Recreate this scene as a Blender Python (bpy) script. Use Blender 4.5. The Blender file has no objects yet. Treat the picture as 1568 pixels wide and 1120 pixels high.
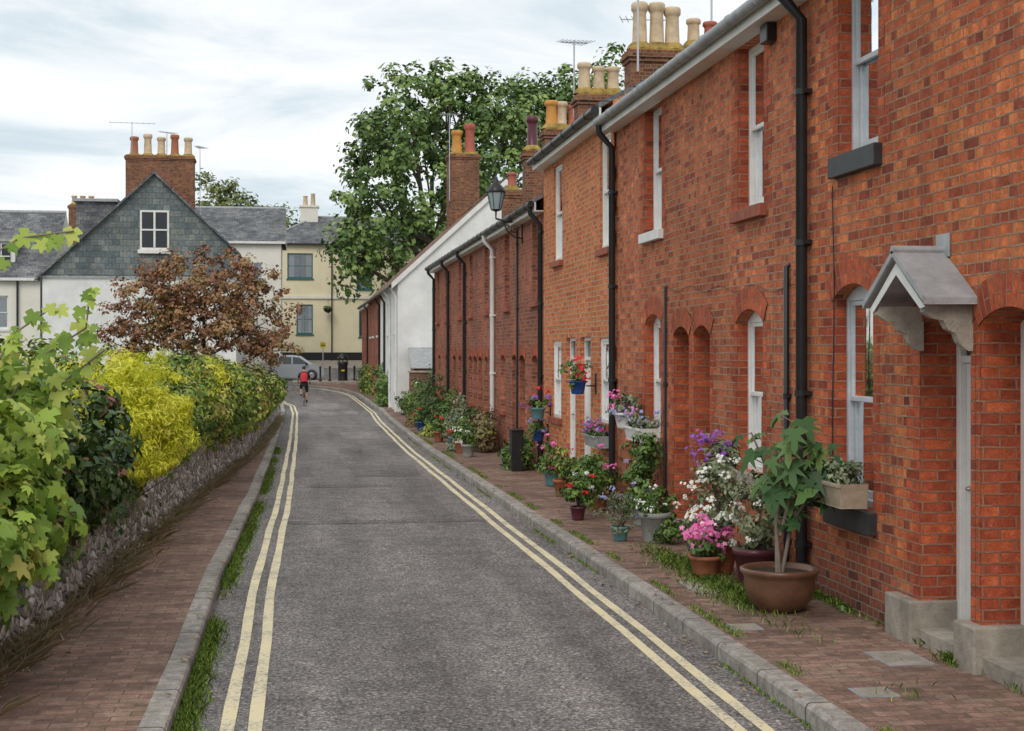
import bpy, math, random, numpy as np
from mathutils import Vector, Matrix
rng=np.random.default_rng(7); random.seed(7)
S=bpy.context.scene
COL=S.collection
HC=2.2
# ------------------------------------------------------------ terrain profile
GY=[-30,14,55,70,100,112,700]; GZ=[0,0,-.35,-.35,.25,1.3,1.3]
def g(y): return float(np.interp(y,GY,GZ))
# ------------------------------------------------------------ material helpers
def newmat(name):
    m=bpy.data.materials.new(name); m.use_nodes=True
    nt=m.node_tree; nt.nodes.clear()
    out=nt.nodes.new('ShaderNodeOutputMaterial'); b=nt.nodes.new('ShaderNodeBsdfPrincipled')
    nt.links.new(b.outputs[0],out.inputs[0]); return m,nt,b,out
def c4(c): return (c[0],c[1],c[2],1)
def setin(nt,sock,v):
    if isinstance(v,bpy.types.NodeSocket): nt.links.new(v,sock)
    elif isinstance(v,(tuple,list)) and len(v)==3 and sock.type=='RGBA': sock.default_value=c4(v)
    else: sock.default_value=v
def nd(nt,t,inp={},**kw):
    n=nt.nodes.new(t)
    for k,v in kw.items(): setattr(n,k,v)
    for k,v in inp.items(): setin(nt,n.inputs[k],v)
    return n
def mixc(nt,f,a,b,blend='MIX'):
    n=nt.nodes.new('ShaderNodeMix'); n.data_type='RGBA'; n.blend_type=blend
    setin(nt,n.inputs[0],f); setin(nt,n.inputs[6],a); setin(nt,n.inputs[7],b)
    return n.outputs[2]
def math_(nt,op,a,b=0,clamp=False):
    n=nt.nodes.new('ShaderNodeMath'); n.operation=op; n.use_clamp=clamp
    setin(nt,n.inputs[0],a); setin(nt,n.inputs[1],b); return n.outputs[0]
def ramp(nt,f,stops,interp='LINEAR'):
    n=nt.nodes.new('ShaderNodeValToRGB'); r=n.color_ramp; r.interpolation=interp
    while len(r.elements)<len(stops): r.elements.new(.5)
    for e,(p,c) in zip(r.elements,stops):
        e.position=p; e.color=c4(c) if not isinstance(c,(int,float)) else (c,c,c,1)
    setin(nt,n.inputs[0],f); return n.outputs[0]
def maprange(nt,v,a,b,c=0,d=1):
    n=nt.nodes.new('ShaderNodeMapRange'); setin(nt,n.inputs[0],v)
    for i,x in enumerate((a,b,c,d)): n.inputs[i+1].default_value=x
    return n.outputs[0]
def pos(nt): return nd(nt,'ShaderNodeNewGeometry').outputs['Position']
def noise(nt,vec,scale,detail=4,rough=.6,dist=0):
    n=nd(nt,'ShaderNodeTexNoise',{'Scale':scale,'Detail':detail,'Roughness':rough,'Distortion':dist})
    nt.links.new(vec,n.inputs['Vector']); return n.outputs[0]
def bump(nt,b,h,strength=.5,dist=.01):
    n=nd(nt,'ShaderNodeBump',{'Strength':strength,'Distance':dist,'Height':h})
    nt.links.new(n.outputs[0],b.inputs['Normal'])
def paint(name,col,rough=.5,var=.18,scale=3,bs=.0,metal=0,dirt=None,spec=.4):
    m,nt,b,o=newmat(name); p=pos(nt)
    n1=noise(nt,p,scale,4,.65); n2=noise(nt,p,scale*14,2)
    f=ramp(nt,n1,[(.3,1-var),(.7,1+var*.4)])
    c=mixc(nt,1.0,c4(col),f,'MULTIPLY')
    c=mixc(nt,ramp(nt,n2,[(.55,0.0),(.8,.35*min(1,var*4))]),c,dirt if dirt else tuple(x*.45 for x in col))
    nt.links.new(c,b.inputs['Base Color']); b.inputs['Roughness'].default_value=rough
    b.inputs['Metallic'].default_value=metal; b.inputs['Specular IOR Level'].default_value=spec
    if bs: bump(nt,b,n2,bs,.01)
    return m
def brick(name,tones,mortar,bw=.225,rh=.075,ms=.008,var=.35,plinth=None,squash=.5,bs=.7,grime=.3,wob_=.02,lime=.3,gcol=(.13,.06,.045),moss=0,streaks=False):
    m,nt,b,o=newmat(name)
    uv=nd(nt,'ShaderNodeTexCoord').outputs['UV']; p=pos(nt)
    wob=nd(nt,'ShaderNodeTexNoise',{'Scale':7.0,'Detail':1.5}); nt.links.new(uv,wob.inputs['Vector'])
    vm=nd(nt,'ShaderNodeVectorMath',operation='MULTIPLY_ADD'); nt.links.new(wob.outputs[1],vm.inputs[0])
    vm.inputs[1].default_value=(wob_,wob_*.8,0); nt.links.new(uv,vm.inputs[2])
    bt=nd(nt,'ShaderNodeTexBrick',{'Color1':(0,0,0),'Color2':(1,1,1),'Mortar':(.5,.5,.5),'Scale':1.0,'Mortar Size':ms,
        'Mortar Smooth':.35,'Bias':0.0,'Brick Width':bw,'Row Height':rh},offset=.5,squash=squash,squash_frequency=2)
    nt.links.new(vm.outputs[0],bt.inputs['Vector'])
    k=len(tones); c=ramp(nt,bt.outputs[0],[(i/(k-1),t) for i,t in enumerate(tones)])
    big=noise(nt,p,.8,4,.62); mid=noise(nt,p,9,3,.7); fine=noise(nt,p,70,2,.7)
    c=mixc(nt,1.0,c,ramp(nt,big,[(.32,1-var),(.68,1+var*.5)]),'MULTIPLY')
    c=mixc(nt,1.0,c,ramp(nt,mid,[(.3,.62),(.7,1.28)]),'MULTIPLY')
    c=mixc(nt,1.0,c,ramp(nt,fine,[(.3,.75),(.7,1.22)]),'MULTIPLY')
    c=mixc(nt,ramp(nt,noise(nt,p,2.0,5,.72),[(.50,0),(.72,grime)]),c,gcol)
    mc=mixc(nt,ramp(nt,mid,[(.35,0),(.65,1)]),mortar,tuple(x*.55 for x in mortar))
    c=mixc(nt,bt.outputs['Fac'],c,mc)
    c=mixc(nt,ramp(nt,math_(nt,'ADD',math_(nt,'MULTIPLY',mid,.6),math_(nt,'MULTIPLY',big,.45)),[(.61,0),(.75,lime)]),c,(.56,.38,.27))
    if streaks:
        mp=nd(nt,'ShaderNodeMapping',{'Scale':(1,2.2,.22)}); nt.links.new(p,mp.inputs[0])
        c=mixc(nt,ramp(nt,noise(nt,mp.outputs[0],1.4,4,.65),[(.56,0),(.70,.42)]),c,(.12,.06,.045))
    if moss: c=mixc(nt,ramp(nt,noise(nt,p,1.6,5,.75),[(.54,0),(.68,moss)]),c,(.09,.105,.04))
    if plinth:
        sz=nd(nt,'ShaderNodeSeparateXYZ'); nt.links.new(p,sz.inputs[0])
        zz=math_(nt,'ADD',sz.outputs[2],math_(nt,'MULTIPLY',mid,.35))
        f=maprange(nt,zz,plinth[0],plinth[1],.8,0)
        c=mixc(nt,f,c,mixc(nt,bt.outputs['Fac'],mixc(nt,bt.outputs[0],(.08,.04,.04),(.18,.075,.06)),(.24,.21,.17)))
    nt.links.new(c,b.inputs['Base Color']); b.inputs['Roughness'].default_value=.88
    b.inputs['Specular IOR Level'].default_value=.22
    if bs: bump(nt,b,math_(nt,'MULTIPLY',bt.outputs['Fac'],-1.0),bs,.012)
    return m
M={}
M['brickA']=brick('brick_orange_red',[(.27,.065,.042),(.50,.125,.055),(.66,.18,.068),(.72,.235,.085),(.60,.15,.058),(.40,.09,.048)],(.43,.265,.175),plinth=(.35,.85),grime=.5,streaks=True)
M['brickB']=brick('brick_red',[(.32,.08,.048),(.49,.13,.062),(.61,.175,.076),(.66,.215,.09),(.53,.14,.065)],(.43,.28,.19),plinth=(.25,.6),grime=.42,streaks=True)
M['brickC']=brick('brick_bright_orange',[(.52,.13,.055),(.66,.18,.065),(.75,.225,.078),(.77,.28,.105),(.60,.15,.055)],(.62,.43,.28),var=.22,grime=.2,ms=.010)
M['brickD']=brick('brick_dark_red',[(.22,.065,.045),(.38,.105,.062),(.47,.14,.078),(.52,.18,.10),(.33,.09,.055)],(.38,.26,.19),grime=.42,streaks=True)
M['quoin']=brick('brick_red_dressing',[(.32,.062,.034),(.50,.105,.046),(.60,.135,.052),(.40,.08,.04)],(.40,.20,.13),squash=1,var=.3,grime=.42)
M['brickW']=brick('brick_wall_old',[(.16,.08,.055),(.28,.12,.075),(.34,.18,.12)],(.28,.25,.2))
M['stack']=brick('brick_chimney',[(.14,.055,.04),(.26,.09,.05),(.38,.16,.075),(.20,.07,.042)],(.30,.25,.18),grime=.6)
M['slate']=brick('roof_slate',[(.13,.135,.15),(.17,.175,.19),(.21,.215,.22),(.27,.265,.26)],(.05,.05,.055),bw=.32,rh=.21,ms=.006,squash=1,bs=.6,var=.35,grime=.3,gcol=(.09,.09,.07))
M['slateh']=brick('hung_slate',[(.13,.165,.175),(.17,.20,.205),(.20,.23,.23),(.26,.28,.26)],(.06,.07,.075),bw=.36,rh=.3,ms=.008,squash=1,bs=.6,var=.3,grime=.3,gcol=(.08,.09,.08),lime=.1)
M['tile']=brick('roof_clay_tile',[(.17,.10,.075),(.25,.14,.095),(.33,.19,.13),(.24,.16,.12)],(.08,.055,.045),bw=.2,rh=.14,ms=.006,squash=1,bs=.6,var=.35)
M['paver']=brick('pavement_brick',[(.20,.125,.10),(.28,.168,.13),(.35,.21,.16),(.32,.215,.17)],(.18,.15,.12),bw=.21,rh=.105,ms=.005,squash=1,bs=.6,var=.4,grime=.45,wob_=.01,lime=.4,gcol=(.13,.095,.07),moss=.35)
M['kerb']=brick('kerb_stone',[(.34,.31,.28),(.40,.37,.33),(.45,.41,.37)],(.10,.09,.08),bw=.4,rh=.9,ms=.010,squash=1,bs=.5,var=.3,grime=.4,wob_=.004,gcol=(.14,.12,.09),moss=.3)
M['white']=paint('white_paint',(.80,.79,.76),.45,.14,4)
M['greyframe']=paint('grey_weathered_frame',(.56,.59,.61),.5,.2,4)
M['render']=paint('white_render',(.82,.82,.80),.8,.16,1.2,.25)
M['cream']=paint('cream_render',(.84,.75,.53),.8,.1,.8,.15)
M['creamw']=paint('pale_cream_render',(.82,.79,.70),.8,.1,.8,.15)
M['black']=paint('black_iron_paint',(.022,.022,.025),.35,.25,6)
M['sillblack']=paint('black_painted_sill',(.04,.042,.045),.5,.3,8,.3)
M['stone']=paint('concrete_stone',(.40,.35,.29),.85,.45,4,.6,dirt=(.13,.12,.07))
M['coping']=paint('coping_stone',(.34,.29,.24),.9,.5,5,.6,dirt=(.12,.13,.05))
M['lead']=paint('lead_sheet',(.40,.41,.42),.55,.3,6,.3,metal=.1)
M['teal']=paint('teal_frame',(.05,.16,.16),.4)
M['terracotta']=paint('terracotta',(.42,.15,.075),.8,.3,8,.3)
M['buffpot']=paint('buff_clay_pot',(.66,.50,.33),.8,.3,5,.2,dirt=(.35,.25,.1))
M['orangepot']=paint('orange_clay_pot',(.65,.30,.07),.8,.25,5,.2)
M['redpot']=paint('red_clay_pot',(.45,.13,.09),.8,.25,5,.2)
M['darkpot']=paint('maroon_glaze',(.12,.03,.045),.3,.3,5)
M['bluepot']=paint('blue_glaze',(.02,.07,.28),.25,.2,5)
M['tealpot']=paint('teal_glaze',(.12,.28,.30),.3,.2,5)
M['brownpot']=paint('brown_glaze',(.17,.085,.05),.3,.45,4,.15,dirt=(.06,.035,.025))
M['trough']=paint('stone_trough',(.46,.37,.27),.85,.3,7,.5)
M['greypot']=paint('grey_stone_pot',(.36,.37,.35),.8,.3,7,.4)
M['soil']=paint('soil',(.05,.03,.02),.95,.4,12,.6)
M['bark']=paint('bark',(.15,.12,.085),.9,.4,6,.7)
M['darkbark']=paint('dark_bark',(.09,.065,.05),.9,.4,6,.7)
M['figbark']=paint('fig_bark',(.26,.22,.17),.8,.3,8,.3)
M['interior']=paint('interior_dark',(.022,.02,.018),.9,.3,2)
M['curtain']=paint('net_curtain',(.66,.66,.66),.9,.08,3)
M['lichen']=paint('lichen_mortar',(.40,.27,.07),.9,.6,4,.6,dirt=(.12,.10,.08))
M['rubber']=paint('tyre_rubber',(.02,.02,.02),.8)
M['steel']=paint('steel',(.5,.5,.52),.3,.1,4,metal=.9)
M['carpaint']=paint('silver_grey_car_paint',(.38,.41,.43),.25,.05,2,metal=.2)
M['carglass']=paint('car_glass',(.02,.025,.03),.05,.05,2,spec=.8)
M['darkpane']=paint('dark_window_pane',(.03,.035,.04),.2,.2,2,spec=.4)
M['redlamp']=paint('red_lamp',(.5,.02,.02),.2)
M['redcloth']=paint('red_fabric',(.55,.03,.04),.8)
M['darkcloth']=paint('dark_fabric',(.025,.025,.035),.85)
M['skin']=paint('skin',(.50,.28,.19),.6,.08)
M['hair']=paint('hair',(.05,.03,.02),.7)
M['yellow']=paint('yellow_paint',(.75,.55,.03),.5)
M['doorwhite']=paint('door_white',(.75,.76,.75),.35,.08)
M['doorblue']=paint('door_blue',(.08,.14,.24),.35,.1)
M['doordark']=paint('door_dark_green',(.025,.07,.05),.35,.1)
M['doorred']=paint('door_red',(.22,.03,.03),.35,.1)
M['lampglass']=paint('lamp_glass',(.35,.42,.45),.1,.1,3,spec=.7)
M['redsill']=paint('red_tile_sill',(.36,.10,.055),.7,.35,8,.3)
def glassmat():
    m,nt,b,o=newmat('window_glass'); nt.nodes.remove(b)
    p=pos(nt); t=nd(nt,'ShaderNodeBsdfTransparent',{'Color':(.75,.8,.8)})
    gl=nd(nt,'ShaderNodeBsdfGlossy',{'Roughness':.03,'Color':(.9,.95,1)})
    bp=nd(nt,'ShaderNodeBump',{'Strength':.12,'Distance':.02,'Height':noise(nt,p,2.5,2)})
    nt.links.new(bp.outputs[0],gl.inputs['Normal'])
    fr=nd(nt,'ShaderNodeFresnel',{'IOR':1.6}); f=math_(nt,'ADD',fr.outputs[0],.12,True)
    mx=nd(nt,'ShaderNodeMixShader',{0:f}); nt.links.new(t.outputs[0],mx.inputs[1]); nt.links.new(gl.outputs[0],mx.inputs[2])
    nt.links.new(mx.outputs[0],o.inputs[0]); return m
M['glass']=glassmat()
def asphalt(name='asphalt',k=1.0):
    m,nt,b,o=newmat(name); p=pos(nt)
    mp=nd(nt,'ShaderNodeMapping',{'Scale':(1,.12,1)}); nt.links.new(p,mp.inputs[0])
    big=noise(nt,mp.outputs[0],1.3,4,.6); mid=noise(nt,p,2.6,5,.72); fine=noise(nt,p,38,3,.85)
    v=nd(nt,'ShaderNodeTexVoronoi',{'Scale':62.0}); nt.links.new(p,v.inputs['Vector'])
    sv=nd(nt,'ShaderNodeSeparateColor'); nt.links.new(v.outputs['Color'],sv.inputs[0])
    c=ramp(nt,fine,[(.34,(.085*k,.077*k,.073*k)),(.5,(.215*k,.195*k,.185*k)),(.66,(.46*k,.42*k,.395*k))])
    c=mixc(nt,1.0,c,ramp(nt,sv.outputs[0],[(0,.42),(.6,1.0),(.9,1.2),(1,1.8)]),'MULTIPLY')
    c=mixc(nt,1.0,c,ramp(nt,big,[(.3,.66),(.7,1.27)]),'MULTIPLY')
    c=mixc(nt,1.0,c,ramp(nt,mid,[(.28,.68),(.7,1.2)]),'MULTIPLY')
    v2=nd(nt,'ShaderNodeTexVoronoi',{'Scale':.4},feature='DISTANCE_TO_EDGE')
    wp=nd(nt,'ShaderNodeVectorMath',operation='MULTIPLY_ADD'); nn=nd(nt,'ShaderNodeTexNoise',{'Scale':1.6,'Detail':4.0}); nt.links.new(p,nn.inputs['Vector'])
    nt.links.new(nn.outputs[1],wp.inputs[0]); wp.inputs[1].default_value=(1.2,1.2,0); nt.links.new(p,wp.inputs[2]); nt.links.new(wp.outputs[0],v2.inputs['Vector'])
    c=mixc(nt,ramp(nt,v2.outputs['Distance'],[(0,.5),(.008,0)]),c,(.06,.055,.055))
    nt.links.new(c,b.inputs['Base Color']); b.inputs['Roughness'].default_value=.85
    b.inputs['Specular IOR Level'].default_value=.3
    return m
M['asphalt']=asphalt()
M['patch']=asphalt('asphalt_patch',.78)
M['patchl']=asphalt('asphalt_patch_pale',1.3)
def lineMat():
    m,nt,b,o=newmat('yellow_line_paint'); p=pos(nt)
    f=noise(nt,p,34,4,.8); f2=noise(nt,p,2.2,4,.7)
    c=mixc(nt,ramp(nt,f2,[(.35,0),(.7,1)]),(.84,.72,.45),(.74,.66,.48))
    c=mixc(nt,ramp(nt,math_(nt,'ADD',math_(nt,'MULTIPLY',f,.7),math_(nt,'MULTIPLY',f2,.4)),[(.565,0),(.66,.85)]),c,(.26,.23,.20))
    nt.links.new(c,b.inputs['Base Color']); b.inputs['Roughness'].default_value=.8; return m
M['line']=lineMat()
def flint():
    m,nt,b,o=newmat('flint_stone'); p=pos(nt)
    mp=nd(nt,'ShaderNodeMapping',{'Scale':(1,1,1.4)}); nt.links.new(p,mp.inputs[0])
    nn=nd(nt,'ShaderNodeTexNoise',{'Scale':6.0}); nt.links.new(p,nn.inputs['Vector'])
    wp=nd(nt,'ShaderNodeVectorMath',operation='MULTIPLY_ADD'); nt.links.new(nn.outputs[1],wp.inputs[0]); wp.inputs[1].default_value=(.09,.09,.09); nt.links.new(mp.outputs[0],wp.inputs[2])
    v=nd(nt,'ShaderNodeTexVoronoi',{'Scale':8.5}); nt.links.new(wp.outputs[0],v.inputs['Vector'])
    e=nd(nt,'ShaderNodeTexVoronoi',{'Scale':8.5},feature='DISTANCE_TO_EDGE'); nt.links.new(wp.outputs[0],e.inputs['Vector'])
    s=nd(nt,'ShaderNodeSeparateColor'); nt.links.new(v.outputs['Color'],s.inputs[0])
    c=ramp(nt,s.outputs[0],[(0,(.20,.19,.18)),(.22,(.44,.41,.37)),(.45,(.32,.285,.24)),(.65,(.58,.55,.50)),(.82,(.74,.72,.68))],'CONSTANT')
    c=mixc(nt,1.0,c,ramp(nt,noise(nt,p,18,4,.7),[(.3,.6),(.7,1.3)]),'MULTIPLY')
    c=mixc(nt,ramp(nt,e.outputs['Distance'],[(0,1),(.06,0)]),c,(.34,.30,.24))
    c=mixc(nt,ramp(nt,noise(nt,p,2,4,.6),[(.54,0),(.68,.45)]),c,(.17,.165,.09))
    nt.links.new(c,b.inputs['Base Color']); b.inputs['Roughness'].default_value=.85
    bump(nt,b,ramp(nt,e.outputs['Distance'],[(0,0),(.25,1)]),.8,.04); return m
M['flint']=flint()
def groundmat(name,a,b_,sc=1.5):
    m,nt,b,o=newmat(name); p=pos(nt)
    c=mixc(nt,ramp(nt,noise(nt,p,sc,5,.7),[(.4,0),(.6,1)]),a,b_)
    c=mixc(nt,1.0,c,ramp(nt,noise(nt,p,sc*20,3,.7),[(.3,.6),(.7,1.3)]),'MULTIPLY')
    nt.links.new(c,b.inputs['Base Color']); b.inputs['Roughness'].default_value=.95; return m
M['ground']=groundmat('ground_grass',(.06,.085,.025),(.11,.09,.05))
def leafmat(name,stops,trans=0,rough=.5,k=1.0):
    m,nt,b,o=newmat(name)
    a=nd(nt,'ShaderNodeAttribute',attribute_name='tint')
    c=ramp(nt,a.outputs['Fac'],[(p,tuple(min(.92,x*k) for x in q)) for p,q in stops])
    nt.links.new(c,b.inputs['Base Color']); b.inputs['Roughness'].default_value=rough; b.inputs['Specular IOR Level'].default_value=.3
    if trans:
        t=nd(nt,'ShaderNodeBsdfTranslucent'); nt.links.new(c,t.inputs[0])
        mx=nd(nt,'ShaderNodeMixShader',{0:trans}); nt.links.new(b.outputs[0],mx.inputs[1]); nt.links.new(t.outputs[0],mx.inputs[2]); nt.links.new(mx.outputs[0],o.inputs[0])
    return m
L={}
L['tree']=leafmat('leaf_tree_green',[(0,(.04,.07,.02)),(.35,(.08,.14,.038)),(.7,(.15,.225,.062)),(1,(.25,.33,.10))],k=1.25)
L['tree2']=leafmat('leaf_tree_olive',[(0,(.06,.085,.025)),(.5,(.14,.17,.05)),(1,(.28,.26,.10))],k=1.2)
L['autumn']=leafmat('leaf_autumn',[(0,(.14,.062,.036)),(.4,(.29,.135,.07)),(.7,(.39,.215,.09)),(.88,(.28,.28,.10)),(1,(.42,.18,.08))])
L['vine']=leafmat('leaf_vine',[(0,(.06,.12,.02)),(.3,(.16,.27,.04)),(.65,(.33,.46,.07)),(.88,(.52,.57,.13)),(.96,(.55,.46,.13)),(1,(.45,.12,.05))],.25,k=1.1)
L['dark']=leafmat('leaf_dark_shrub',[(0,(.025,.05,.018)),(.5,(.07,.13,.035)),(.8,(.13,.19,.06)),(1,(.28,.08,.08))],rough=.35)
L['yellow']=leafmat('leaf_yellow_shrub',[(0,(.34,.40,.02)),(.3,(.62,.64,.035)),(.75,(.86,.83,.08)),(1,(.92,.89,.25))],.3)
L['hedge']=leafmat('leaf_hedge',[(0,(.045,.085,.02)),(.35,(.12,.20,.035)),(.58,(.25,.34,.06)),(.76,(.56,.58,.11)),(.90,(.45,.33,.13)),(1,(.38,.13,.09))])
L['brownhedge']=leafmat('leaf_brown_hedge',[(0,(.10,.075,.035)),(.5,(.24,.16,.075)),(.8,(.19,.24,.06)),(1,(.42,.15,.07))])
L['shrub']=leafmat('leaf_shrub',[(0,(.035,.075,.018)),(.5,(.10,.18,.04)),(1,(.22,.33,.075))])
L['grey']=leafmat('leaf_grey_green',[(0,(.11,.14,.08)),(.5,(.21,.25,.14)),(1,(.34,.36,.20))])
L['fig']=leafmat('leaf_fig',[(0,(.035,.085,.03)),(.5,(.065,.14,.04)),(.85,(.12,.22,.06)),(1,(.22,.28,.07))],.15,.4)
L['ivy']=leafmat('leaf_ivy',[(0,(.02,.05,.016)),(.6,(.05,.11,.03)),(1,(.13,.20,.055))],0,.35)
L['grass']=leafmat('grass_blades',[(0,(.08,.15,.02)),(.6,(.18,.30,.04)),(1,(.34,.42,.09))])
L['dry']=leafmat('dry_grass',[(0,(.48,.39,.23)),(.6,(.70,.60,.40)),(.9,(.82,.74,.54)),(1,(.30,.38,.12))],.35)
L['dead']=leafmat('dead_leaves',[(0,(.15,.08,.04)),(1,(.46,.30,.14))])
def fl(n,c,c2=None):
    c2=c2 or tuple(x*.6 for x in c); L[n]=leafmat('petal_'+n,[(0,c2),(1,c)],0,.6)
fl('pink',(.90,.28,.55),(.75,.10,.35)); fl('purple',(.34,.13,.55),(.22,.06,.38)); fl('white',(.88,.88,.84),(.75,.76,.62)); fl('red',(.80,.025,.04),(.5,.01,.02))
fl('magenta',(.65,.06,.26)); fl('lavender',(.42,.38,.65),(.28,.26,.46)); fl('yellowf',(.85,.65,.05))
# ------------------------------------------------------------ mesh builder
class Fr:
    def __init__(s,o,u,n): s.o=Vector(o); s.u=Vector(u); s.n=Vector(n)
    def P(s,u,v,w): return s.o+s.u*u+Vector((0,0,1))*v+s.n*w
ID=Fr((0,0,0),(1,0,0),(0,1,0))
class MB:
    def __init__(s): s.v=[];s.f=[];s.m=[];s.uv=[];s.sm=[];s.mats=[]
    def mi(s,m):
        if isinstance(m,str): m=M[m]
        if m not in s.mats: s.mats.append(m)
        return s.mats.index(m)
    def add(s,vs,fs,mat,smooth=False,uvs=None):
        b=len(s.v); s.v+= [tuple(p) for p in vs]; k=s.mi(mat)
        for i,f in enumerate(fs):
            s.f.append([b+j for j in f]); s.m.append(k); s.sm.append(smooth); s.uv.append(uvs[i] if uvs else None)
    def face(s,pts,mat,uv=None): s.add(pts,[list(range(len(pts)))],mat,False,[uv] if uv else None)
    def fbox(s,F,u0,u1,v0,v1,w0,w1,mat):
        vs=[F.P(a,b,c) for a in (u0,u1) for b in (v0,v1) for c in (w0,w1)]
        s.add(vs,[(0,1,3,2),(4,6,7,5),(0,4,5,1),(2,3,7,6),(0,2,6,4),(1,5,7,3)],mat)
    def box(s,x0,x1,y0,y1,z0,z1,mat): s.fbox(ID,x0,x1,z0,z1,y0,y1,mat)
    def tube(s,pts,rad,mat,seg=8,caps=True,smooth=True):
        pts=[Vector(p) for p in pts]
        if not isinstance(rad,(list,tuple)): rad=[rad]*len(pts)
        vs=[];fs=[]; up=None
        for i,p in enumerate(pts):
            d=(pts[min(i+1,len(pts)-1)]-pts[max(i-1,0)]).normalized()
            if up is None: up=Vector((0,0,1)) if abs(d.z)<.9 else Vector((1,0,0))
            a=d.cross(up).normalized(); b=a.cross(d).normalized(); up=b
            for k in range(seg):
                t=2*math.pi*k/seg; vs.append(p+(a*math.cos(t)+b*math.sin(t))*rad[i])
        for i in range(len(pts)-1):
            for k in range(seg): fs.append((i*seg+k,i*seg+(k+1)%seg,(i+1)*seg+(k+1)%seg,(i+1)*seg+k))
        s.add(vs,fs,mat,smooth)
        if caps:
            s.face(vs[:seg],mat); s.face(vs[-seg:],mat)
    def lathe(s,c,prof,mat,seg=24,axis='z'):
        vs=[];fs=[]
        for r,z in prof:
            for k in range(seg):
                t=2*math.pi*k/seg
                if axis=='z': vs.append((c[0]+r*math.cos(t),c[1]+r*math.sin(t),c[2]+z))
                elif axis=='x': vs.append((c[0]+z,c[1]+r*math.cos(t),c[2]+r*math.sin(t)))
                else: vs.append((c[0]+r*math.cos(t),c[1]+z,c[2]+r*math.sin(t)))
        for i in range(len(prof)-1):
            for k in range(seg): fs.append((i*seg+k,i*seg+(k+1)%seg,(i+1)*seg+(k+1)%seg,(i+1)*seg+k))
        s.add(vs,fs,mat,True)
    def obj(s,name,parent=None,bevel=0):
        me=bpy.data.meshes.new(name); me.from_pydata(s.v,[],s.f)
        for m in s.mats: me.materials.append(m)
        me.polygons.foreach_set('material_index',s.m); me.polygons.foreach_set('use_smooth',s.sm)
        uvl=me.uv_layers.new(name='UVMap'); dat=uvl.data
        for p in me.polygons:
            cu=s.uv[p.index]; n=p.normal; ax=max(range(3),key=lambda i:abs(n[i]))
            for j,li in enumerate(p.loop_indices):
                if cu: dat[li].uv=cu[j]
                else:
                    co=me.vertices[me.loops[li].vertex_index].co
                    dat[li].uv=(co.y,co.z) if ax==0 else ((co.x,co.z) if ax==1 else (co.x,co.y))
        me.update(); o=bpy.data.objects.new(name,me); COL.objects.link(o)
        if bevel:
            b=o.modifiers.new('bevel','BEVEL'); b.width=bevel; b.segments=2; b.limit_method='ANGLE'
        setpar(o,parent); return o
def setpar(o,parent):
    if parent: o.parent=parent; o.matrix_parent_inverse=Matrix.Translation(-Vector(parent.location))
def group(name,loc=(0,0,0)):
    e=bpy.data.objects.new(name,None); e.location=loc; e.empty_display_size=.3; COL.objects.link(e); return e
# ------------------------------------------------------------ leaves
def nrm(a): return a/np.maximum(np.linalg.norm(a,axis=-1,keepdims=True),1e-6)
TP={'quad':[(-.5,0,0),(0,-.32,.08),(.5,0,0),(0,.32,.08)],
    'oval':[(-.5,0,0),(-.2,-.24,.05),(.25,-.2,.02),(.55,0,-.1),(.25,.2,.02),(-.2,.24,.05)],
    'long':[(-.5,0,0),(0,-.11,.03),(.55,0,-.12),(0,.11,.03)],
    'lobed':[(-.3,0,.02),(-.48,-.16,0),(-.36,-.34,-.03),(-.22,-.5,-.1),(-.12,-.36,-.02),(-.02,-.25,.03),(.1,-.4,-.04),(.26,-.42,-.09),(.24,-.26,-.02),(.24,-.15,.03),(.42,-.14,-.02),(.62,0,-.14),(.42,.14,-.02),(.24,.15,.03),(.24,.26,-.02),(.26,.42,-.09),(.1,.4,-.04),(-.02,.25,.03),(-.12,.36,-.02),(-.22,.5,-.1),(-.36,.34,-.03),(-.48,.16,0)],
    'fig':[(-.4,0,0),(-.5,-.18,0),(-.3,-.5,-.1),(-.12,-.2,.03),(.25,-.48,-.12),(.08,-.12,.03),(.4,-.13,0),(.62,0,-.15),(.4,.13,0),(.08,.12,.03),(.25,.48,-.12),(-.12,.2,.03),(-.3,.5,-.1),(-.5,.18,0)],
    'flower':[(.5*math.cos(i*math.pi/5)*(1 if i%2==0 else .55),.5*math.sin(i*math.pi/5)*(1 if i%2==0 else .55),.06 if i%2 else 0) for i in range(10)]}
def facemesh(name,V,n,k,tint,mat,parent):
    me=bpy.data.meshes.new(name); me.vertices.add(n*k); me.vertices.foreach_set('co',V.reshape(-1).astype(np.float32))
    me.loops.add(n*k); me.loops.foreach_set('vertex_index',np.arange(n*k,dtype=np.int32))
    me.polygons.add(n); me.polygons.foreach_set('loop_start',np.arange(0,n*k,k,dtype=np.int32)); me.update(calc_edges=True)
    a=me.attributes.new('tint','FLOAT','FACE'); a.data.foreach_set('value',np.clip(tint,0,1).astype(np.float32))
    me.materials.append(L[mat]); o=bpy.data.objects.new(name,me); COL.objects.link(o); setpar(o,parent); return o
def leafmesh(name,C,Nv,size,tpl,tint,mat,parent=None,down=0.0):
    n=len(C); T=np.array(TP[tpl]); k=len(T)
    Nv=nrm(Nv); R=rng.normal(size=(n,3)); R[:,2]-=down*2
    t=nrm(R-(R*Nv).sum(1,keepdims=True)*Nv); b=np.cross(Nv,t)
    sz=(size*(.5+.85*rng.random(n)))[:,None,None]
    V=C[:,None]+sz*(T[None,:,0:1]*t[:,None]+T[None,:,1:2]*b[:,None]+T[None,:,2:3]*Nv[:,None]*(.4+1.6*rng.random(n))[:,None,None])
    return facemesh(name,V,n,k,tint,mat,parent)
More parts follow.
